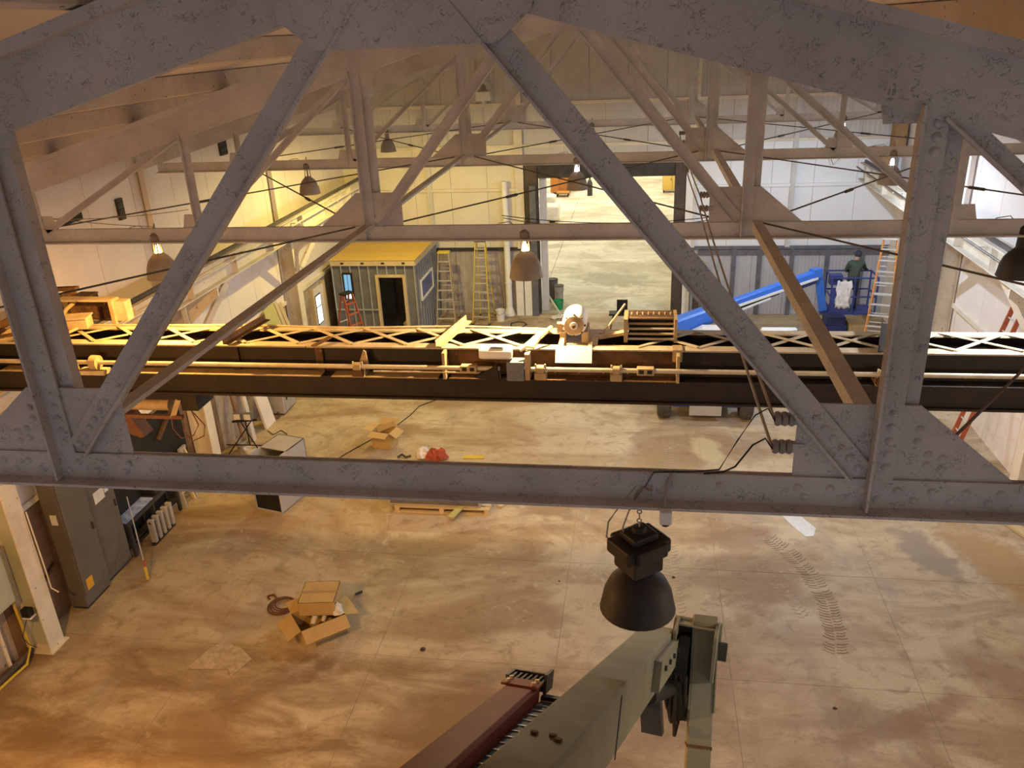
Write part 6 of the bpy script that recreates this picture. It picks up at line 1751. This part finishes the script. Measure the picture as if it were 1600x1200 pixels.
# ================================================================== crane conductor wires, insulators, sensor
INS = []
for i in range(3):
    for zz in (7.57, 7.41):
        lab = ['on the big grey truss', 'on the truss above the crane', 'on the third truss'][i]
        t = thing('wire_insulator', '%s wire insulator %s' % ('upper' if zz > 7.5 else 'lower', lab), 'insulator', (0.78, YT[i], zz), group='ribbed insulators holding the crane wires')
        MB().box(0.80, 0.86, YT[i] - 0.02, YT[i] + 0.02, zz - 0.025, zz + 0.025).build('mount', 'truss', t)
        for k in range(3):
            MB().lathe([(0.0001, -0.014), (0.034, -0.014), (0.040, 0), (0.034, 0.014), (0.0001, 0.014)], (0.785 - 0.034 * k, YT[i], zz), 14, 'x').build('insulator_disc', 'ceramic', t, smooth=True)
        MB().tube((0.70, YT[i], zz), (0.82, YT[i], zz), 0.018, 8).build('core', 'rod', t)
def sag(p, q_, dip, n=12):
    p, q_ = V(p), V(q_)
    return [p.lerp(q_, k / n) - V((0, 0, dip * 4 * (k / n) * (1 - k / n))) for k in range(n + 1)]
for i in range(2):
    for zz in (7.57, 7.41):
        t = MB().path(sag((0.70, YT[i], zz), (0.70, YT[i + 1], zz), 0.05), 0.009).build('conductor_wire', 'wire_pale')
        tag(t, '%s crane conductor wire %s' % ('upper' if zz > 7.5 else 'lower', ['over the bridge girder', 'behind the crane toward the third truss'][i]), 'wire', 'crane conductor wires')
y1 = YT[0] - 0.03
t = MB().path([(0.70, y1, 7.57), (0.66, y1, 7.64), (0.60, y1, 7.60), (0.52, y1, 7.45), (0.44, y1, 7.28), (0.30, y1, 7.26), (0.10, y1, 7.25), (0.04, y1, 7.12)], 0.004).build('jumper_wire', 'wire')
tag(t, 'upper jumper wire looping down to the grey chord', 'wire')
t = MB().path([(0.70, y1, 7.41), (0.66, y1, 7.47), (0.60, y1, 7.43), (0.52, y1, 7.30), (0.46, y1, 7.265), (0.36, y1 - 0.02, 7.262)], 0.005).build('jumper_wire', 'wire')
tag(t, 'lower jumper wire resting on the grey chord', 'wire')
t = thing('motion_sensor', 'small white sensor clipped under the grey chord', 'sensor', (0.165, 3.84, 6.98))
MB().box(0.135, 0.20, 3.80, 3.87, 6.995, 7.075).build('sensor_body', 'white_paint', t, bevel=0.008)
MB().lathe([(0.0001, -0.02), (0.02, -0.018), (0.03, 0.0)], (0.1675, 3.835, 6.995), 14).build('sensor_lens', 'black', t, smooth=True)
MB().path([(0.16, 3.86, 7.07), (0.17, 3.90, 7.16), (0.20, 3.93, 7.25)], 0.008).build('clip', 'wire_pale', t)
# loose wires slung between the middle trusses
for k, (p, q_, dip, lab) in enumerate((((-1.7, 10.2, 7.32), (1.1, 10.2, 7.30), 0.10, 'thin wire sagging across the doorway view'), ((-1.7, 10.25, 7.28), (1.1, 10.2, 7.28), 0.14, 'second thin wire sagging lower across the doorway view'), ((-9.6, 10.6, 7.35), (-5.9, 10.2, 7.45), 0.10, 'pale wire slung between wall and lit orange lamp'), ((-9.4, 10.4, 7.55), (-6.4, 10.1, 7.25), 0.06, 'short wire feeding the orange lamp'), ((4.6, 10.1, 7.0), (7.5, 10.1, 7.3), 0.15, 'black wire to the dark lamp by the bright wall'))):
    t = MB().path(sag(p, q_, dip), 0.005).build('slung_wire', 'wire' if k not in (2, 3) else 'wire_pale')
    tag(t, lab, 'wire')
t = MB().path([(5.6, 27.5, 5.9), (5.9, 27.3, 5.2), (6.3, 27.4, 5.6), (7.2, 27.6, 5.7)], 0.012).build('slung_wire', 'wire')
tag(t, 'loop of wire hanging from the brown electrical box', 'wire')
# sloping sag rod under the roof on the warm side
for k, (p, q_, lab) in enumerate((((-5.2, 5.0, 9.0), (-2.2, 4.9, 9.75), 'thin rod under the roof between the first two trusses'), ((-8.2, 6.5, 8.15), (-4.6, 6.4, 9.15), 'thin rod under the roof closer to the pale wall'))):
    tag(MB().tube(p, q_, 0.010, 6).build('sag_rod', 'rod'), lab, 'rod')
